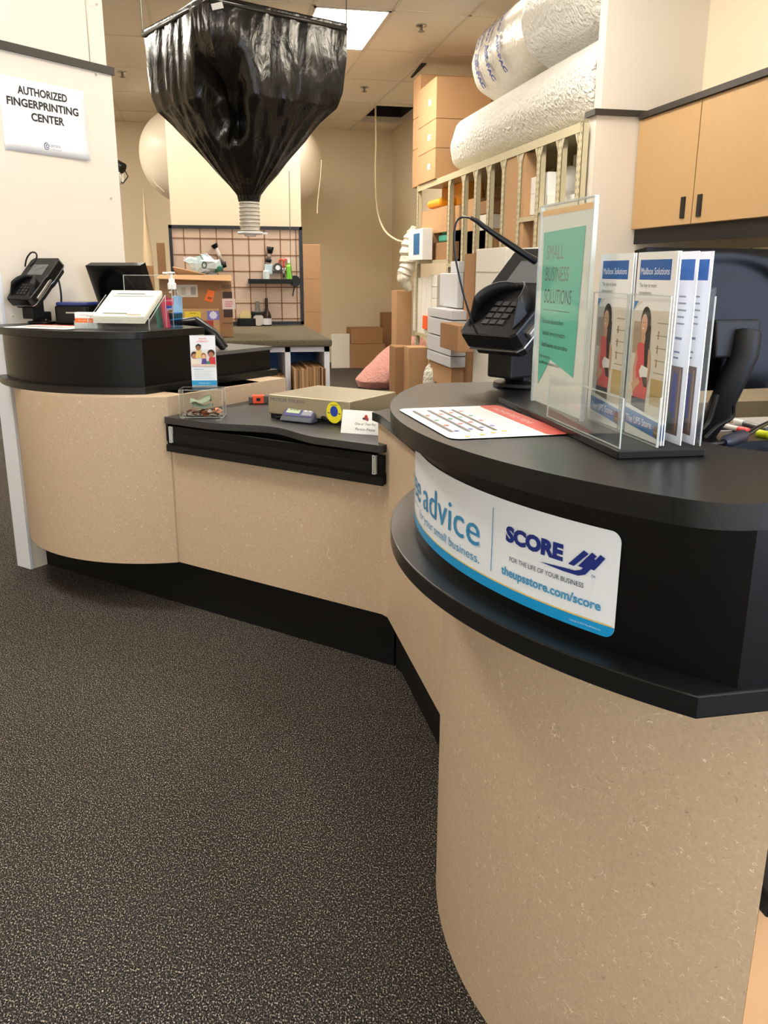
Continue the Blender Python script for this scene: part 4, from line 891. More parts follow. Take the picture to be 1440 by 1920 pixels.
for dx in (-.02, .02): mb.tube([fb(532, 500, .04) + Vector((dx + .022 * math.cos(q * PI / 6), 0, .03 + .035 * math.sin(q * PI / 6))) for q in range(13)], .007, 8)
obj('handles', mb, col((206, 84, 66)), t, True)
obj('blades', MB().tube([fb(532, 502, .04) + Vector((-.015, 0, 0)), fb(533, 520, .04)], .007, 6).tube([fb(532, 502, .04) + Vector((.015, 0, 0)), fb(531, 520, .04)], .007, 6), SILVER, t, True)
t = thing('tape_gun', 'silver and black round tape gun hanging on the tool board above the shelf', 'tape dispenser', fb(520, 503))
obj('roll', MB().tube([fb(521, 502, .10), fb(521, 502, .04)], .042, 20), mat('roll_dark', (70, 66, 64), .4), t, True)
obj('core', MB().tube([fb(521, 502, .105), fb(521, 502, .035)], .022, 16), SILVER, t, True)
def knife(pts, c1, c2, label):
    t = thing('hanging_tool', label, 'tool', fb(*pts[1]))
    obj('head', MB().tube([fb(*pts[0], .05), fb(*pts[1], .05)], [.034, .022], 10), BLACKP, t, True); obj('shaft', MB().tube([fb(*pts[1], .05), fb(*pts[2], .05)], .017, 10), c1, t, True); obj('tip', MB().tube([fb(*pts[2], .05), fb(*pts[3], .05)], [.03, .024], 10), c2, t, True)
knife([(401, 458), (405, 465), (417, 492), (421, 502)], mat('milky', (196, 186, 180), .35), BLACKM, 'long pale film dispenser hanging left on the tool board')
knife([(507, 463), (506, 475), (504, 486), (503, 492)], mat('milky2', (150, 140, 132), .35), BLACKM, 'short dark dispenser hanging right on the tool board')
p = fb(505, 505); tag(obj('bag_of_tags', MB().box((p.x, PYB - .05, p.z), (.075, .03, .095)), mat('clear_bag', (196, 216, 226), .3), bev=.01), 'small clear bag below the short dispenser on the tool board', 'bag')
for (xa, ya, xb, yb) in ((344, 481, 358, 486), (535, 483, 547, 489)):
    p0, p1 = fb(xa, ya, .03), fb(xb, yb, .03)
    tag(obj('paper_tag', MB().bx(p0.x, p1.x, PYB - .022, PYB - .018, p1.z, p0.z), mat('tag_pale', (226, 214, 210), .5)), 'small pale tag on the ' + ('left' if xa < 400 else 'right') + ' side of the tool board', 'tag')
# table with brown carpet top and cubbies
ZB = .82; fr = PZ(623, 636, ZB); TX1 = fr.x; TY0 = fr.y; TX0 = -.75; TY1 = PYB + .0
t = thing('packing_table', 'packing table with brown carpet top and white cubbyholes below', 'table', ((TX0 + TX1) / 2, (TY0 + TY1) / 2, 0))
obj('carpet_top', MB().bx(TX0, TX1, TY0, TY1 - .03, ZB - .055, ZB), CARPT, t, True, bev=.015)
mb = MB()
for x in (TX1 - .035, TX1 - .33, TX1 - .66, TX1 - .99, TX1 - 1.32): mb.bx(x - .02, x + .02, TY0 + .05, TY0 + .75, 0, ZB - .055)
mb.bx(TX0 + .1, TX1 - .015, TY0 + .05, TY0 + .75, ZB - .095, ZB - .055)
obj('cubby_frame', mb, mat('cubby_white', (222, 224, 232), .5), t, True)
obj('cubby_back', MB().bx(TX0 + .1, TX1 - .02, TY0 + .75, TY0 + .77, 0, ZB - .055), BLUEC, t, True)
obj('under_body', MB().bx(TX0 + .1, TX1 - .05, TY0 + .78, TY1 - .05, 0, ZB - .055), CREAM2, t, True)
# flattened boxes standing in the cubbies
def flats(x0, x1, y0, dpt, h, n, where):
    w = (x1 - x0) / n
    for i in range(n):
        hh = h * (1 - .015 * random.random()); xx = x0 + w * i; yy = y0 + random.uniform(-.02, .02)
        tag(obj('flat_carton', MB().bx(xx + .001, xx + w - .001, yy, yy + dpt, .002, hh), [CARD, CARDD, CARDE][i % 3]), 'flattened brown carton standing in ' + where, 'flattened box', 'flattened cartons in ' + where)
zz = .60
hf = PY(590, 678, TY0).z - .035
flats(TX1 - .300, TX1 - .205, TY0 - .06, .55, hf - .01, 5, 'the right cubby, left bundle')
flats(TX1 - .202, TX1 - .095, TY0 - .02, .52, hf, 6, 'the right cubby, middle bundle')
flats(TX1 - .092, TX1 - .060, TY0 - .05, .50, hf - .005, 3, 'the right cubby, right bundle')
flats(TX1 - .52, TX1 - .355, TY0 - .04, .5, hf - .07, 6, 'the left cubby')
# big brown carton on the table
def carton(x0, x1, y0, y1, z0, z1, label, m=CARD, grp=None, flaps=False, name='cardboard_box', tape=True):
    t = thing(name, label, 'box', ((x0 + x1) / 2, (y0 + y1) / 2, z0), 0, grp)
    obj('body', MB().bx(x0, x1, y0, y1, z0, z1 - .004), m, t, True, bev=.004)
    xc, yc = (x0 + x1) / 2, (y0 + y1) / 2
    obj('lid_flap', MB().bx(x0 + .001, x1 - .001, y0 + .001, yc - .003, z1 - .004, z1).bx(x0 + .001, x1 - .001, yc + .003, y1 - .001, z1 - .004, z1), m, t, True)
    return t
YC = 6.75
a = PY(298, 515, YC); b_ = PY(437, 610, YC)
bx_ = carton(a.x, b_.x, YC, YC + .45, ZB, a.z, 'big brown carton with labels and an orange sticker on the packing table', CARDD)
c1 = PY(305, 516, YC); 
art('markings', bx_, plane((a.x, YC, ZB), (1, 0, 0), (0, 0, 1)), [])if False else None
fC = lambda x, y: (PY(x, y, YC).x - a.x, PY(x, y, YC).z - ZB)
def rq(x0_, y0_, x1_, y1_, c): p, q = fC(x0_, y1_), fC(x1_, y0_); return ('r', p[0], p[1], q[0], q[1], c)
o = fC(384, 566); 
art('markings', bx_, plane((a.x, YC, ZB), (1, 0, 0), (0, 0, 1)), [rq(327, 534, 370, 557, (206, 200, 190)), rq(329, 536, 331, 555, (150, 146, 140)), rq(340, 538, 348, 553, (176, 170, 160)), rq(358, 538, 367, 553, (150, 146, 140)), rq(364, 519, 397, 526, (58, 44, 34)), rq(416, 534, 433, 541, (110, 82, 56)),
    rq(418, 547, 435, 559, (62, 42, 32)), rq(420, 578, 436, 595, (62, 42, 32)), rq(417, 560, 441, 580, (226, 206, 202)), rq(422, 565, 436, 567, (208, 130, 130)), rq(422, 569, 436, 571, (208, 130, 130)), rq(422, 573, 434, 575, (208, 130, 130)),
    ('p', [fC(383, 563), fC(398, 567), fC(403, 546), fC(390, 543)], (246, 116, 40)), ('p', [fC(388, 560), fC(396, 562), fC(398, 558), fC(390, 556)], (150, 80, 40)), rq(418, 605, 436, 607, (110, 82, 56))])
mb = MB(); zt = a.z
mb.hexa([(a.x - .02, YC - .10, zt - .03), (b_.x + .0, YC - .10, zt - .045), (b_.x, YC, zt - .004), (a.x, YC, zt - .004), (a.x - .02, YC - .10, zt - .026), (b_.x, YC - .10, zt - .041), (b_.x, YC, zt), (a.x, YC, zt)])
mb.hexa([(a.x + .14, YC + .06, zt), (a.x + .34, YC + .12, zt), (a.x + .34, YC + .2, zt), (a.x + .12, YC + .2, zt)] + [(a.x + .10, YC + .02, zt + .055), (a.x + .33, YC + .09, zt + .004), (a.x + .34, YC + .2, zt + .008), (a.x + .1, YC + .2, zt + .06)])
obj('open_flaps', mb, CARD, bx_, True)
YD = 6.60; a2 = PY(322, 580, YD); b2 = PY(412, 616, YD)
sm = carton(a2.x, b2.x, YD - .0, YD + .14, ZB, a2.z, 'small brown carton with yellow, purple and red stickers in front of the big carton', CARD)
fD = lambda x, y: (PY(x, y, YD).x - a2.x, PY(x, y, YD).z - ZB)
def rd_(x0_, y0_, x1_, y1_, c): p, q = fD(x0_, y1_), fD(x1_, y0_); return ('r', p[0], p[1], q[0], q[1], c)
its = [rd_(347, 584, 376, 602, (236, 206, 50)), rd_(355, 587, 368, 588, (120, 100, 40)), rd_(389, 583, 410.5, 600, (120, 112, 196)), rd_(376, 601, 400, 614, (166, 60, 48))]
cx_, cy_ = fD(400, 591)
for k in range(8): its.append(('e', cx_ + .019 * math.cos(k * PI / 4), cy_ + .019 * math.sin(k * PI / 4), .010, .010, (226, 222, 240)))
its.append(('e', cx_, cy_, .010, .010, (226, 222, 240)))
art('stickers', sm, plane((a2.x, YD, ZB), (1, 0, 0), (0, 0, 1)), its)
# plastic bag and bits sticking out above the big carton
t = thing('plastic_bag', 'crumpled white and clear plastic bag lying on top of the big carton', 'bag', (PY(380, 500, YC + .3).x, YC + .3, zt))
bc = PY(382, 500, YC + .25)
def bagfn(u, v):
    th = v * PI; ph = u * 2 * PI; rr = 1 + .22 * math.sin(3 * ph + 2 * th) + .14 * math.sin(7 * ph + 5 * th)
    return Vector((bc.x + .115 * rr * math.sin(th) * math.cos(ph), bc.y + .08 * rr * math.sin(th) * math.sin(ph), zt + .055 - .055 * rr * math.cos(th) * (1.2 if th > PI / 2 else 1)))
mb = MB(); mb.grid(bagfn, 15, 9, wrap=True, smooth=False)
for v_ in mb.b.verts: v_.co += Vector((random.uniform(-.028, .028), random.uniform(-.012, .012), random.uniform(-.003, .025)))
obj('bag_body', mb, mat('bag_pale', (214, 230, 234), .25, spec=.7, bump=.8, bscale=25), t, True)
obj('bag_loop', MB().tube([PY(383 + 4 * math.cos(q * PI / 5), 497 + 6 * math.sin(q * PI / 5), YC + .12) for q in range(11)], .005, 6), mat('teal_dark', (60, 92, 100)), t, True)
tag(obj('tape_scrap', MB().tube([PY(403, 505, YC + .2), PY(418, 503, YC + .2)], .022, 8), mat('teal2', (60, 130, 110))), 'small green and dark tool end beside the plastic bag on the carton', 'tool')
# tape dispensers and bottle on the table
YT = 7.55
tz = lambda x, y: PZ(x, y, ZB)
p = tz(463, 611)
t = thing('tape_dispenser', 'black desk tape dispenser with cream roll on the packing table', 'tape dispenser', (p.x, p.y, ZB))
obj('base', MB().prism(rounded(-.085, -.05, .085, .05, .02), 0, .07).bx(.045, .07, -.03, .03, .07, .13), BLACKP, t, bev=.006)
obj('tape_roll', MB().tube([(-.01, -.02, .085), (-.01, .02, .085)], .052, 20), mat('cream_roll', (226, 206, 150), .5), t)
p = tz(485, 611)
t = thing('tape_gun', 'silver tape roll gun standing on the packing table beside the bottle', 'tape dispenser', (p.x, p.y, ZB))
obj('tape_roll', MB().tube([(0, -.03, .055), (0, .03, .055)], .052, 20), mat('roll_pale', (206, 200, 194), .35), t)
obj('handle', MB().tube([(0, 0, .11), (.0, 0, .15), (-.005, 0, .22)], [.03, .02, .018], 10), mat('gun_grey', (122, 126, 118), .4), t)
obj('frame', MB().bx(-.05, .05, -.035, .035, .1, .125), BLACKM, t, bev=.005)
p = tz(501, 611)
t = thing('glue_bottle', 'dark bottle with white label and long black neck on the packing table', 'bottle', (p.x, p.y, ZB))
obj('bottle', MB().lathe([(.001, 0), (.040, 0), (.042, .01), (.042, .08), (.036, .11), (.018, .14), (.014, .16), (.013, .25), (.001, .252)], seg=20), col((44, 26, 24), .2), t)
obj('paper_label', MB().lathe([(.0425, .012), (.0430, .012), (.0430, .07), (.0425, .07)], seg=20), mat('label_white', (222, 222, 226), .5), t)
# cardboard sheets leaning behind and beside the board
def sheet(x0_, y0_, x1_, y1_, Y, label, m=CARD):
    p0, p1 = PY(x0_, y0_, Y), PY(x1_, y1_, Y); t = thing('cardboard_sheet', label, 'cardboard sheet', ((p0.x + p1.x) / 2, Y, p1.z))
    obj('board', MB().bx(p0.x, p1.x, Y, Y + .02, (0 if Y > 8.5 else p1.z), p0.z), m, t, True, bev=.003)
    obj('fold_lines', MB().bx(p0.x + .002, p1.x - .002, Y - .001, Y, p1.z + (p0.z - p1.z) * .62, p1.z + (p0.z - p1.z) * .625).bx(p0.x + .002, p1.x - .002, Y - .001, Y, p1.z + (p0.z - p1.z) * .25, p1.z + (p0.z - p1.z) * .255), CARDE, t, True)
    return t
p_ = PY(604, 626, 8.22)
sheet(567.5, 458, 603, 626, 8.15, 'brown cardboard sheet leaning on the wall at the right of the tool board')
sheet(293, 455, 320, 640, 7.9, 'brown cardboard sheet leaning at the left of the tool board', CARDD)
sheet(270, 498, 300, 690, 8.9, 'darker narrow cardboard sheet at far left behind the other', CARDD)
# far floor things
FB = 12.02
p0, p1 = PY(621, 626, FB), PY(656, 692, FB)
t = thing('white_board', 'plain white panel standing on the floor by the back wall', 'panel', ((p0.x + p1.x) / 2, FB, 0)); obj('panel', MB().bx(p0.x, p1.x, FB, FB + .03, 0, p0.z), WHITEC, t, True, bev=.003)
p0, p1 = PY(657, 645.5, 11.95), PY(722, 690, 11.95)
carton(p0.x, p1.x, 11.95, 12.45, .001, p0.z, 'large brown carton on the floor by the back wall, lower of two', CARDD)
q0, q1 = PY(658, 616, 12.0), PY(718, 645, 12.0)
carton(q0.x, q1.x, 12.0, 12.4, p0.z + .003, q0.z, 'flat-lidded brown carton on top of the large one by the back wall', CARDD)
q0, q1 = PY(720, 587, 12.45), PY(741, 640, 12.45)
carton(q0.x, q1.x + .05, 12.5, 12.75, .001, q0.z, 'tall narrow brown carton standing in the far right corner', CARDD)
# pink bag of peanuts
def sack(c, rx, ry, h, m, label, lean=0, bl_=2.6):
    t = thing('peanut_bag', label, 'bag', (c[0], c[1], 0))
    def fn(u, v):
        a = 2 * PI * u; z = h * v; rr = math.sqrt(max(.0, 1 - (max(0, v) ** bl_) * .97)) * (1 - .3 * max(0, .15 - v) / .15) * (1 + .05 * math.sin(5 * a + 6 * v) + .03 * math.sin(11 * a + 9 * v))
        return Vector((c[0] + lean * v * h + rx * rr * math.cos(a), c[1] + ry * rr * math.sin(a), .005 + z + .02 * math.sin(3 * a) * v))
    mb = MB(); g = mb.grid(fn, 56, 28, wrap=True); mb.face(g[0][::-1]); mb.face(g[-1]); obj('sack', mb, m, t, True); return t
pc = PY(725, 728, 9.9)
sack((2.00, 9.9), .34, .28, .56, PINK, 'pink plastic sack of packing peanuts on the floor by the shelving', .75)
# ================================================================ shelving on the right wall
XS = 2.10; ZS = 2.10
ypx = lambda px, py=300: PX(px, py, XS).y
posts = [4.80, 5.08, 5.41, 5.74, 6.07, 6.39, 6.71, 7.03, 7.45, 8.57]
t = thing('storage_shelving', 'long beige steel shelving rack with slotted uprights along the right wall', 'shelving', (XS + .3, 6.7, 0))
HOLES = mat('slotted_steel', (192, 182, 150), .45)
ntq = HOLES.node_tree; bq = ntq.nodes['Principled BSDF']; tq = N(ntq, 'ShaderNodeTexCoord'); sp = N(ntq, 'ShaderNodeSeparateXYZ'); ntq.links.new(tq.outputs['Object'], sp.inputs[0])
m1 = N(ntq, 'ShaderNodeMath', operation='FRACT'); m0 = N(ntq, 'ShaderNodeMath', operation='MULTIPLY'); m0.inputs[1].default_value = 25; ntq.links.new(sp.outputs['Z'], m0.inputs[0]); ntq.links.new(m0.outputs[0], m1.inputs[0])
m2 = N(ntq, 'ShaderNodeMath', operation='LESS_THAN'); m2.inputs[1].default_value = .42; ntq.links.new(m1.outputs[0], m2.inputs[0])
y1_ = N(ntq, 'ShaderNodeMath', operation='ABSOLUTE'); ntq.links.new(sp.outputs['Y'], y1_.inputs[0]); y2_ = N(ntq, 'ShaderNodeMath', operation='COMPARE'); y2_.inputs[1].default_value = .016; y2_.inputs[2].default_value = .004; ntq.links.new(y1_.outputs[0], y2_.inputs[0])
m3 = N(ntq, 'ShaderNodeMath', operation='MULTIPLY'); ntq.links.new(m2.outputs[0], m3.inputs[0]); ntq.links.new(y2_.outputs[0], m3.inputs[1])
mq = N(ntq, 'ShaderNodeMix'); mq.data_type = 'RGBA'; mq.inputs[6].default_value = (*lin((196, 186, 154)), 1); mq.inputs[7].default_value = (*lin((80, 70, 50)), 1); ntq.links.new(m3.outputs[0], mq.inputs[0]); ntq.links.new(mq.outputs[2], bq.inputs['Base Color'])
for y in posts:
    o = obj('upright', MB().bx(0, .003, -.032, .032, 0, ZS).bx(0, .035, -.032, -.029, 0, ZS).bx(0, .035, .029, .032, 0, ZS), HOLES, t); o.location = (XS - t.location.x, y - t.location.y, 0)
    o = obj('upright', MB().bx(XR - XS - .01 - .035, XR - XS - .01, -.03, .03, 0, ZS), RACKM, t); o.location = (XS - t.location.x, y - t.location.y, 0)
mb = MB()
mb.bx(XS - .004, XS, posts[0], posts[-1], ZS - .045, ZS + .005).bx(XS - .002, XR - .005, posts[0], posts[-1], ZS - .012, ZS)
obj('top_shelf', mb, RACKM, t, True)
for a, b_ in zip(posts[:-2], posts[1:-1]):       # chamfered corners of each opening
    for s, y in ((1, a + .032), (-1, b_ - .032)):
        obj('corner_gusset', MB().pris([(0, 0), (.035 * s, 0), (0, -.06)], Matrix.Translation((XS - .002, y, ZS - .045)) @ Matrix(((0, 0, 1, 0), (1, 0, 0, 0), (0, 1, 0, 0), (0, 0, 0, 1))), .003), RACKM, t, True)
def shelf(y0, y1, z):
    obj('shelf', MB().bx(XS + .004, XR - .005, y0 + .033, y1 - .033, z - .018, z).bx(XS - .001, XS + .004, y0 + .03, y1 - .03, z - .03, z), RACKM, t, True)
zrow = lambda px, py: PX(px, py, XS).z
shelf(posts[8], posts[9], zrow(800, 488)); Z1 = zrow(800, 488)
shelf(posts[8], posts[9], zrow(790, 625)); Z2 = zrow(790, 625)
shelf(posts[8], posts[9], .12)
ZM = zrow(995, 405)
shelf(posts[2], posts[3], ZM)
for i in (0, 1): shelf(posts[i], posts[i + 1], zrow(1030, 386))
ZN = zrow(1030, 386)
for i in range(3, 8): shelf(posts[i], posts[i + 1], 1.38)
for i in range(8): shelf(posts[i], posts[i + 1], .9 if i != 2 else 1.0)
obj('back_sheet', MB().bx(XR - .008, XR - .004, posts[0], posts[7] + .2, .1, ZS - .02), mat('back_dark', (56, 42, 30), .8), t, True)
obj('end_sheet', MB().bx(XS + .04, XR - .01, posts[7] - .002, posts[7] + .002, .2, 1.0), RACKM, t, True)
# contents -------------------------------------------------
def rb(pxf, pxn, pyt, pyb, depth, label, m=CARD, X=XS + .03, zb=None, grp=None, back=False, name='cardboard_box', zt=None):
    """box on the rack: far and near front edges given by picture columns, top and bottom by rows at the near edge"""
    f_ = PX(pxf, (pyt + pyb) / 2, X); n_ = PX(pxn, (pyt + pyb) / 2, X); zt_ = PX(pxn, pyt, X).z if zt is None else zt; zb_ = PX(pxn, pyb, X).z if zb is None else zb
    return carton(X, X + depth, n_.y, f_.y, zb_, zt_, label, m, grp, name=name)
# boxes stacked on top of the far end
g0 = 'brown boxes stacked on top of the far rack end'
z0_ = ZS + .008; Xb = 2.08
yn, yf = PX(817, 250, Xb).y, PX(784, 250, Xb).y
zs = [z0_, PX(817, 277, Xb).z, PX(817, 222, Xb).z, PX(817, 144, Xb).z]
lab = ['lowest', 'middle', 'topmost']
for k in range(3):
    c = carton(Xb, Xb + .50 - .02 * (k == 0), yn, yf, zs[k] + (.003 if k else 0), zs[k + 1], lab[k] + ' brown box with white size sticker in the stack above the rack', CARD)
    pm = (zs[k] + zs[k + 1]) / 2
    obj('size_sticker', MB().bx(Xb - .002, Xb, (yn * .66 + yf * .34) - .04, (yn * .66 + yf * .34) + .05, pm - .03, pm + .02), PAPER, c, True)
yb0, yb1 = yf + .03, yf + .55
ztt = PX(797, 134, Xb + .0).z
for k, (a_, b_) in enumerate(((z0_, PX(776, 280, Xb).z), (PX(776, 280, Xb).z + .003, PX(776, 222, Xb).z), (PX(776, 222, Xb).z + .003, PX(795, 140, Xb).z + .05))):
    carton(Xb + .02, Xb + .6, yf + .02, yf + .30, a_, b_, lab[k] + ' plain brown box in the farther stack above the rack', CARD)
# bubble wrap rolls in plastic
def roll(pts, rad, label, m, seg=40, sub=40):
    t = thing('bubble_wrap_roll', label, 'bubble wrap', pts[0])
    P = [Vector(p) for p in pts]
    def fn(u, v):
        k = v * (len(P) - 1); i = min(int(k), len(P) - 2); s = k - i; c = P[i].lerp(P[i + 1], s); r = rad[i] * (1 - s) + rad[i + 1] * s; d = (P[-1] - P[0]).normalized(); x, y = frame_z(c, d); a = 2 * PI * u
        r *= 1 + .02 * math.sin(5 * a + 7 * v) + .015 * math.sin(9 * a - 5 * v)
        return c + x * (r * math.cos(a)) + y * (r * math.sin(a))
    mb = MB(); g = mb.grid(fn, seg, sub, wrap=True); mb.face(g[0][::-1]); mb.face(g[-1]); obj('wrapped_roll', mb, m, t, True); return t
RZ = ZS + .01
roll([(2.36, 7.72, RZ + .20), (2.36, 7.66, RZ + .22), (2.36, 7.5, RZ + .24), (2.36, 5.9, RZ + .24), (2.36, 4.9, RZ + .24), (2.36, 4.83, RZ + .22)], [.10, .20, .235, .235, .235, .2], 'long white bubble wrap roll lying lowest on top of the rack', BUBBLE)
r2 = roll([(2.43, 7.10, RZ + .75), (2.43, 7.05, RZ + .76), (2.43, 6.5, RZ + .775), (2.43, 6.02, RZ + .79)], [.20, .285, .29, .26], 'clear bubble wrap roll printed with blue lettering, above the lowest roll', mat('bubble_clear', (226, 222, 210), .25, spec=.8, bump=.8, bscale=30, var=.12, vscale=30))
roll([(2.42, 6.0, RZ + .76), (2.42, 5.92, RZ + .775), (2.42, 4.95, RZ + .785), (2.42, 4.86, RZ + .78)], [.22, .29, .29, .25], 'upper white bubble wrap roll nearest the stub wall', BUBBLE)
def rollmap(u, v, off=0):      # u along the roll, v around it
    a = math.radians(210) - v / .285; r = .292 + off; return Vector((2.42 + r * math.cos(a), 6.78 - u, RZ + .68 - r * math.sin(a) * -1))
its = []
for k, (s_, w_, h_, c_) in enumerate((('**ASTRO AIR-PAC', .50, .055, (50, 66, 140)), ('Protective packaging bubble', .46, .022, (70, 84, 140)), ('CAUTION keep away from children', .44, .02, (90, 100, 140)), ('**ASTRO AIR-PAC', .50, .055, (50, 66, 140)), ('Recyclable film cushioning', .44, .02, (90, 100, 140)), ('made for shipping', .40, .02, (90, 100, 140)), ('**ASTRO AIR-PAC', .50, .05, (50, 66, 140)))):
    y_ = .08 + (0, .09, .13, .24, .34, .38, .50)[k]
    art('blue_print', r2, lambda u, v, off=0: Vector((2.43 - (.298 + off) * math.cos(1.25 - u / .30), 7.0 - v, RZ + .762 + .025 * v + (.298 + off) * math.sin(1.25 - u / .30))), [('t', s_, .10, y_, h_, w_, 0, c_)], .004, .0002)
# far bay
rb(791, 838, 385, 434, .35, 'brown carton on the upper far shelf, standing on the labelled one', CARD, zb=PX(838, 434, XS + .03).z, grp=None)
rb(795, 812, 436, 482, .30, 'brown carton with white label on the upper far shelf', CARD, zb=Z1)
p0, p1 = PX(812, 453, XS + .05), PX(842, 480, XS + .05)
rb(813, 846, 452, 480, .30, 'low open brown tray box at the right end of the upper far shelf', CARDD, zb=Z1)
t_ = thing('tissue_box', 'white box with blue panel at the left end of the upper far shelf', 'box', PX(780, 480, XS)); q0, q1 = PX(768, 430, XS), PX(791, 486, XS)
q0 = Vector((XS - .1, PX(768, 450, XS - .1).y, 0)); y0q, y1q = PX(792, 460, XS - .1).y, PX(766, 460, XS - .1).y
obj('carton', MB().bx(XS - .1, XS - .005, y0q, y1q, Z1 + .001, PX(780, 430, XS - .1).z), PAPER, t_, True, bev=.003)
obj('blue_panel', MB().bx(XS - .102, XS - .1, y0q + (y1q - y0q) * .20, y0q + (y1q - y0q) * .62, Z1 + .05, PX(780, 432, XS - .1).z - .03), col((30, 104, 160)), t_, True)
def small(name, label, cat, X, pxf, pxn, pyt, pyb, depth, m, bev=.004):
    f_ = PX(pxf, (pyt + pyb) / 2, X); n_ = PX(pxn, (pyt + pyb) / 2, X); z1_, z2_ = PX(pxn, pyt, X).z, PX(pxn, pyb, X).z
    return tag(obj(name, MB().bx(X, X + depth, n_.y, f_.y, z2_, z1_), m, bev=bev), label, cat)
small('tape_pack', 'green and white pack of tape rolls on the upper far shelf, upper one', 'tape pack', XS + .05, 827, 840, 420, 437, .1, col((40, 170, 136)), .015)
small('tape_pack', 'green and purple pack of tape rolls resting on the open tray box', 'tape pack', XS + .05, 822, 840, 438, 452, .1, col((60, 160, 140)), .015)
small('mailer_pack', 'orange-yellow padded mailers lying on the upper brown carton', 'mailers', XS + .05, 800, 822, 370, 386, .2, col((246, 172, 40)), .03)
small('mailer_pack', 'yellow padded mailers standing at the top of the far bay', 'mailers', XS + .22, 828, 866, 340, 384, .2, col((236, 168, 60)), .01)
g1 = 'white folders in a row on the lower far shelf'
f0_, f1_ = PX(773, 570, XS).y, PX(806, 570, XS).y
for k in range(4):
    a_ = f0_ + (f1_ - f0_) * (k / 4); b_ = f0_ + (f1_ - f0_) * ((k + .93) / 4)
    tag(obj('white_folder', MB().bx(XS + .01, XS + .30, b_, a_, Z2 + .001, PX(790, 521, XS).z), WHITEC, bev=.004), 'upright white folder in the row on the lower far shelf', 'folder', g1)
zst = [PX(815, y, XS + .02).z for y in (580, 560, 538, 515)]
for k in range(3):
    f_, n_ = PX(806, 550, XS + .02).y, PX(819, 550, XS + .02).y
    carton(XS + .02, XS + .3, n_, f_, zst[k] + .002, zst[k + 1], ['bottom', 'middle', 'top'][k] + ' white box of the small stack beside the white folders', WHITEC)
small('support_box', 'pale box under the small white box stack', 'box', XS + .02, 805, 822, 582, 625, .3, WHITEC)
small('orange_scrap', 'orange plastic piece hanging over the lower far shelf edge', 'plastic piece', XS - .01, 792, 800, 593, 618, .02, col((246, 96, 30)), .002)
def leanp(px0, px1, py0, py1, X, label, m, name='foam_board'):
    a_, b_ = PX(px0, py0, X), PX(px1, py1, X); return tag(obj(name, MB().bx(X, X + .05, b_.y, a_.y, PX(px1, py1, X).z, PX((px0 + px1) / 2, py0, X).z), m, bev=.006), label, 'carton')
leanp(825, 857, 512, 578, XS - .09, 'curved grey-white plastic carton below the tray box', GREYC, 'white_carton')
leanp(845, 860, 490, 512, XS - .05, 'greyish carton corner showing above the curved one', GREYC, 'white_carton')
xw = XS - .22
for k, (a_, b_, c_) in enumerate(((682, 662, 'bottom'), (661, 630, 'third'), (629, 597, 'second'), (596, 579, 'top'))):
    f_, n_ = PX(801, 630, xw).y, PX(846, 630, xw).y
    carton(xw, xw + .3, n_, f_, PX(824, a_, xw).z, PX(824, b_, xw).z - .003, c_ + ' white carton of the tall stack in front of the far bay', GREYC)
small('supporting_carton', 'brown carton hidden under the tall white stack', 'box', xw + .02, 803, 846, 683, 730, .26, CARD)
small('cardboard_box', 'brown and white box jutting from the tall white stack', 'box', xw - .12, 825, 858, 611, 661, .118, CARDD)
# left of the rack end
ye = PX(783, 600, XS).y
def leftb(px0, px1, py0, py1, Y, label, m=CARD, dep=.25, name='cardboard_box', floor=False):
    a_, b_ = PY(px0, py0, Y), PY(px1, py1, Y); return carton(a_.x, b_.x, Y, Y + dep, 0.001 if floor else b_.z, a_.z, label, m, name=name)
leftb(744, 771, 545, 655, 9.0, 'tall brown carton standing beside the far rack end', CARD, floor=True)
leftb(741, 766, 651, 740, 7.6, 'tall open brown carton in front of the rack, left', CARDD, floor=True)
leftb(767, 802, 652, 740, 7.4, 'brown carton in front of the rack beside the white peanut sack', CARD, floor=True)
# clear bubble bag hanging at the rack end
def hang(c, label):
    t = thing('bubble_bag', label, 'bag', c)
    pts = [(778, 425), (772, 445), (766, 470), (764, 500), (757, 520), (768, 545)]
    rad = [.03, .075, .085, .08, .07, .03]
    P = px_path(pts, lambda x, y: PY(x, y, 8.75), 6); R_ = []
    for i in range(len(P)):
        k = i / (len(P) - 1) * (len(rad) - 1); j = min(int(k), len(rad) - 2); R_.append((rad[j] * (1 - k + j) + rad[j + 1] * (k - j)) * (1 + .12 * math.sin(i * 2.1)))
    obj('film', MB().tube(P, R_, 20), mat('film', (226, 220, 204), .2, spec=.8, bump=1, bscale=24, var=.2, vscale=18), t, True)
hang(PY(768, 480, 8.75), 'clear bubble film bundle hanging from the far rack end')
# white peanut sack
pk = PZ(812, 800, 0)
sack((pk.x, pk.y), .095, .09, PY(812, 684, pk.y).z, PEAN, 'white and pink peanut sack standing in front of the rack', 0, 9)
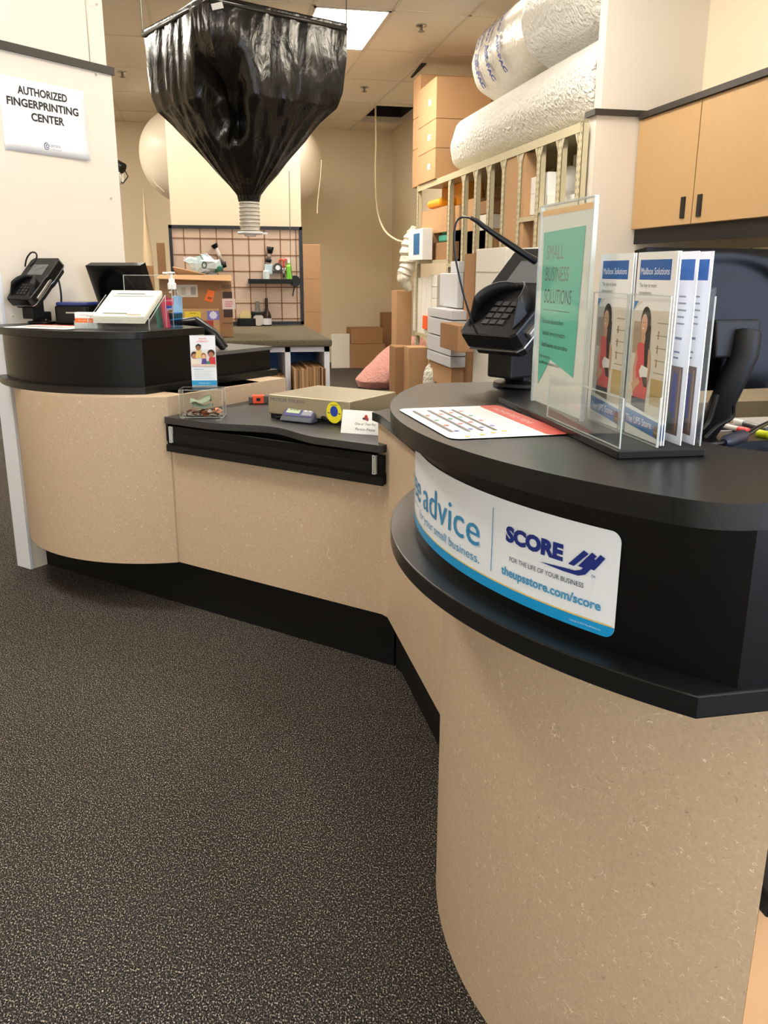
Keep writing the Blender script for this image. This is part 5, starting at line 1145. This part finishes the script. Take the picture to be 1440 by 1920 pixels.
# tall boxes left of the white cartons and inside the bays
def tallb(px0, px1, py0, py1, X, dep, label, m, zb=.001, name='cardboard_box'):
    f_, n_ = PX(px0, 600, X).y, PX(px1, 600, X).y; return carton(X, X + dep, n_, f_, zb, PX(px1, py0, X).z, label, m, name=name)
tallb(855, 868, 600, 760, XS - .10, .06, 'lower tall brown carton leaning on the rack uprights', CARD)
tallb(868, 887, 475, 760, XS - .10, .06, 'tall brown carton leaning on the rack beside the white ones', CARDD)
XW = 1.93
wc1 = tallb(889, 943, 463, 760, XW, .05, 'left tall white flattened carton leaning before the rack', WHITEC, name='white_carton')
wc2 = tallb(944.5, 1012, 463, 760, XW, .05, 'right tall white flattened carton leaning before the rack behind the terminal', WHITEC, name='white_carton')
for wc, q0, q1 in ((wc1, 889, 943), (wc2, 944.5, 1012)):
    zc = PX(945, 509, XW).z; obj('crease', MB().bx(XW - .0025, XW - .0002, PX(q1, 600, XW).y + .004, PX(q0, 600, XW).y - .004, zc - .004, zc), mat('crease', (186, 182, 172), .7), wc, True)
# inside the bays
rb(846, 866, 383, 412, .40, 'small brown carton in the first narrow bay, on the shelf', CARD, zb=1.385, X=XS + .10)
rb(870, 893, 370, 412, .40, 'brown carton in the second narrow bay', CARD, zb=1.385, X=XS + .10)
rb(872, 892, 430, 470, .40, 'brown carton low in the second narrow bay', CARDD, zb=.905, X=XS + .10)
rb(898, 915, 375, 398, .40, 'brown carton above the pale one in the third narrow bay', CARDD, zb=PX(915, 400, XS + .1).z, X=XS + .10)
rb(896, 915, 401, 420, .40, 'pale carton in the third narrow bay', WHITEC, zb=1.385, X=XS + .10)
rb(896, 916, 428, 470, .40, 'brown carton low in the third narrow bay', CARD, zb=.905, X=XS + .10)
rb(846, 870, 428, 470, .40, 'brown carton low in the first narrow bay', CARD, zb=.905, X=XS + .10)
t_ = tallb(938, 972, 290, 540, XS + .005, .10, 'very tall brown flattened carton filling the fifth narrow bay', CARD, zb=.91)
small('foam_block', 'upper white foam box on the shelf of the sixth narrow bay', 'foam box', XS + .05, 986, 1008, 330, 362, .25, FOAM)
small('foam_block', 'lower white foam box on the shelf of the sixth narrow bay', 'foam box', XS + .05, 983, 1004, 363, 402, .25, FOAM)
rb(980, 1001, 415, 460, .40, 'dark brown carton below the foam boxes', CARDD, zb=1.005, X=XS + .06)
small('foam_block', 'L-shaped white foam piece standing in the seventh narrow bay', 'foam box', XS + .05, 1017, 1027, 322, 385, .12, FOAM)
small('foam_block', 'low white foam piece in the seventh narrow bay', 'foam box', XS + .05, 1024, 1044, 360, 385, .2, FOAM)
rb(1018, 1048, 388, 430, .3, 'brown carton beneath the foam pieces of the seventh narrow bay', CARD, zb=.905, X=XS + .03, zt=ZN - .035)
rb(1055, 1090, 388, 430, .3, 'brown carton beneath the foam pieces of the nearest narrow bay', CARD, zb=.905, X=XS + .03, zt=ZN - .035)
small('foam_block', 'white foam piece on the shelf of the nearest narrow bay', 'foam box', XS + .10, 1054, 1084, 362, 384, .2, FOAM)
t_ = thing('plastic_bag', 'crumpled white bag lying on the foam of the nearest narrow bay', 'bag', PX(1068, 360, XS + .2)); bc2 = PX(1068, 362, XS + .2); mb = MB()
mb.grid(lambda u, v: bc2 + Vector((.08 * math.sin(v * PI) * math.cos(2 * PI * u), .12 * math.sin(v * PI) * math.sin(2 * PI * u) * (1 + .25 * math.sin(9 * u * PI)), .05 + (-.06 if v < .5 else -.11) * math.cos(v * PI))), 30, 18, wrap=True)
obj('bag_body', mb, mat('bag_white', (236, 236, 232), .4, bump=.6, bscale=20), t_, True)
rb(1074, 1094, 285, 328, .2, 'greyish carton high at the back of the nearest narrow bay', WHITEC, zb=PX(1090, 352, XS + .3).z, X=XS + .3)
# hose from the ceiling gap
hp = PY(704, 200, 11.2)
t = thing('air_hose', 'pale thin hose hanging from the dark ceiling gap in a long curve', 'hose', (hp.x, 11.2, CEIL))
obj('hose', MB().tube([Vector((hp.x, 11.2, CEIL + .3))] + px_path([(704, 200), (705, 260), (704, 330), (707, 390), (719, 428), (740, 448), (762, 455)], lambda x, y: PY(x, y, 11.2 - max(0, (y - 390)) * .03)), .011, 8), mat('hose_pale', (222, 210, 180), .5), t, True)
# thin cord in front of the middle wall
tag(obj('light_cord', MB().tube([PY(542, 320, 8.0), PY(545, 500, 8.0), PY(548, 520, 8.0)], .0035, 6), col((110, 96, 80))), 'thin cord hanging before the tool board right of the hose neck', 'cord')
# small camera behind the end of the partition
p = ne(2.90, -3.36, PY(228, 318, 4.4).z)
cp_ = PY(229, 318, 9.0)
t = thing('wall_camera', 'small black and white camera with a cord just right of the cream partition', 'camera', cp_)
obj('housing', MB().tube([cp_ + Vector((-.10, .06, .07)), cp_ + Vector((.01, 0, .01))], .05, 14), BLACKP, t, True)
obj('bracket', MB().tube([cp_ + Vector((-.06, 0, -.03)), cp_ + Vector((-.04, .06, -.10))], .04, 12).bx(cp_.x - .1, cp_.x, 9.03, 9.12, cp_.z - .12, cp_.z + .0), WHITEC, t, True)
obj('cord', MB().tube([cp_ + Vector((.02, 0, 0)), cp_ + Vector((.05, 0, -.06)), cp_ + Vector((.0, 0, -.12)), cp_ + Vector((-.03, .05, -.1))], .006, 6), BLACKM, t, True)
struct('wall_recess', MB().bx(-1.6, cp_.x - .02, 9.1, 9.2, 0, CEIL), CREAM) if False else None
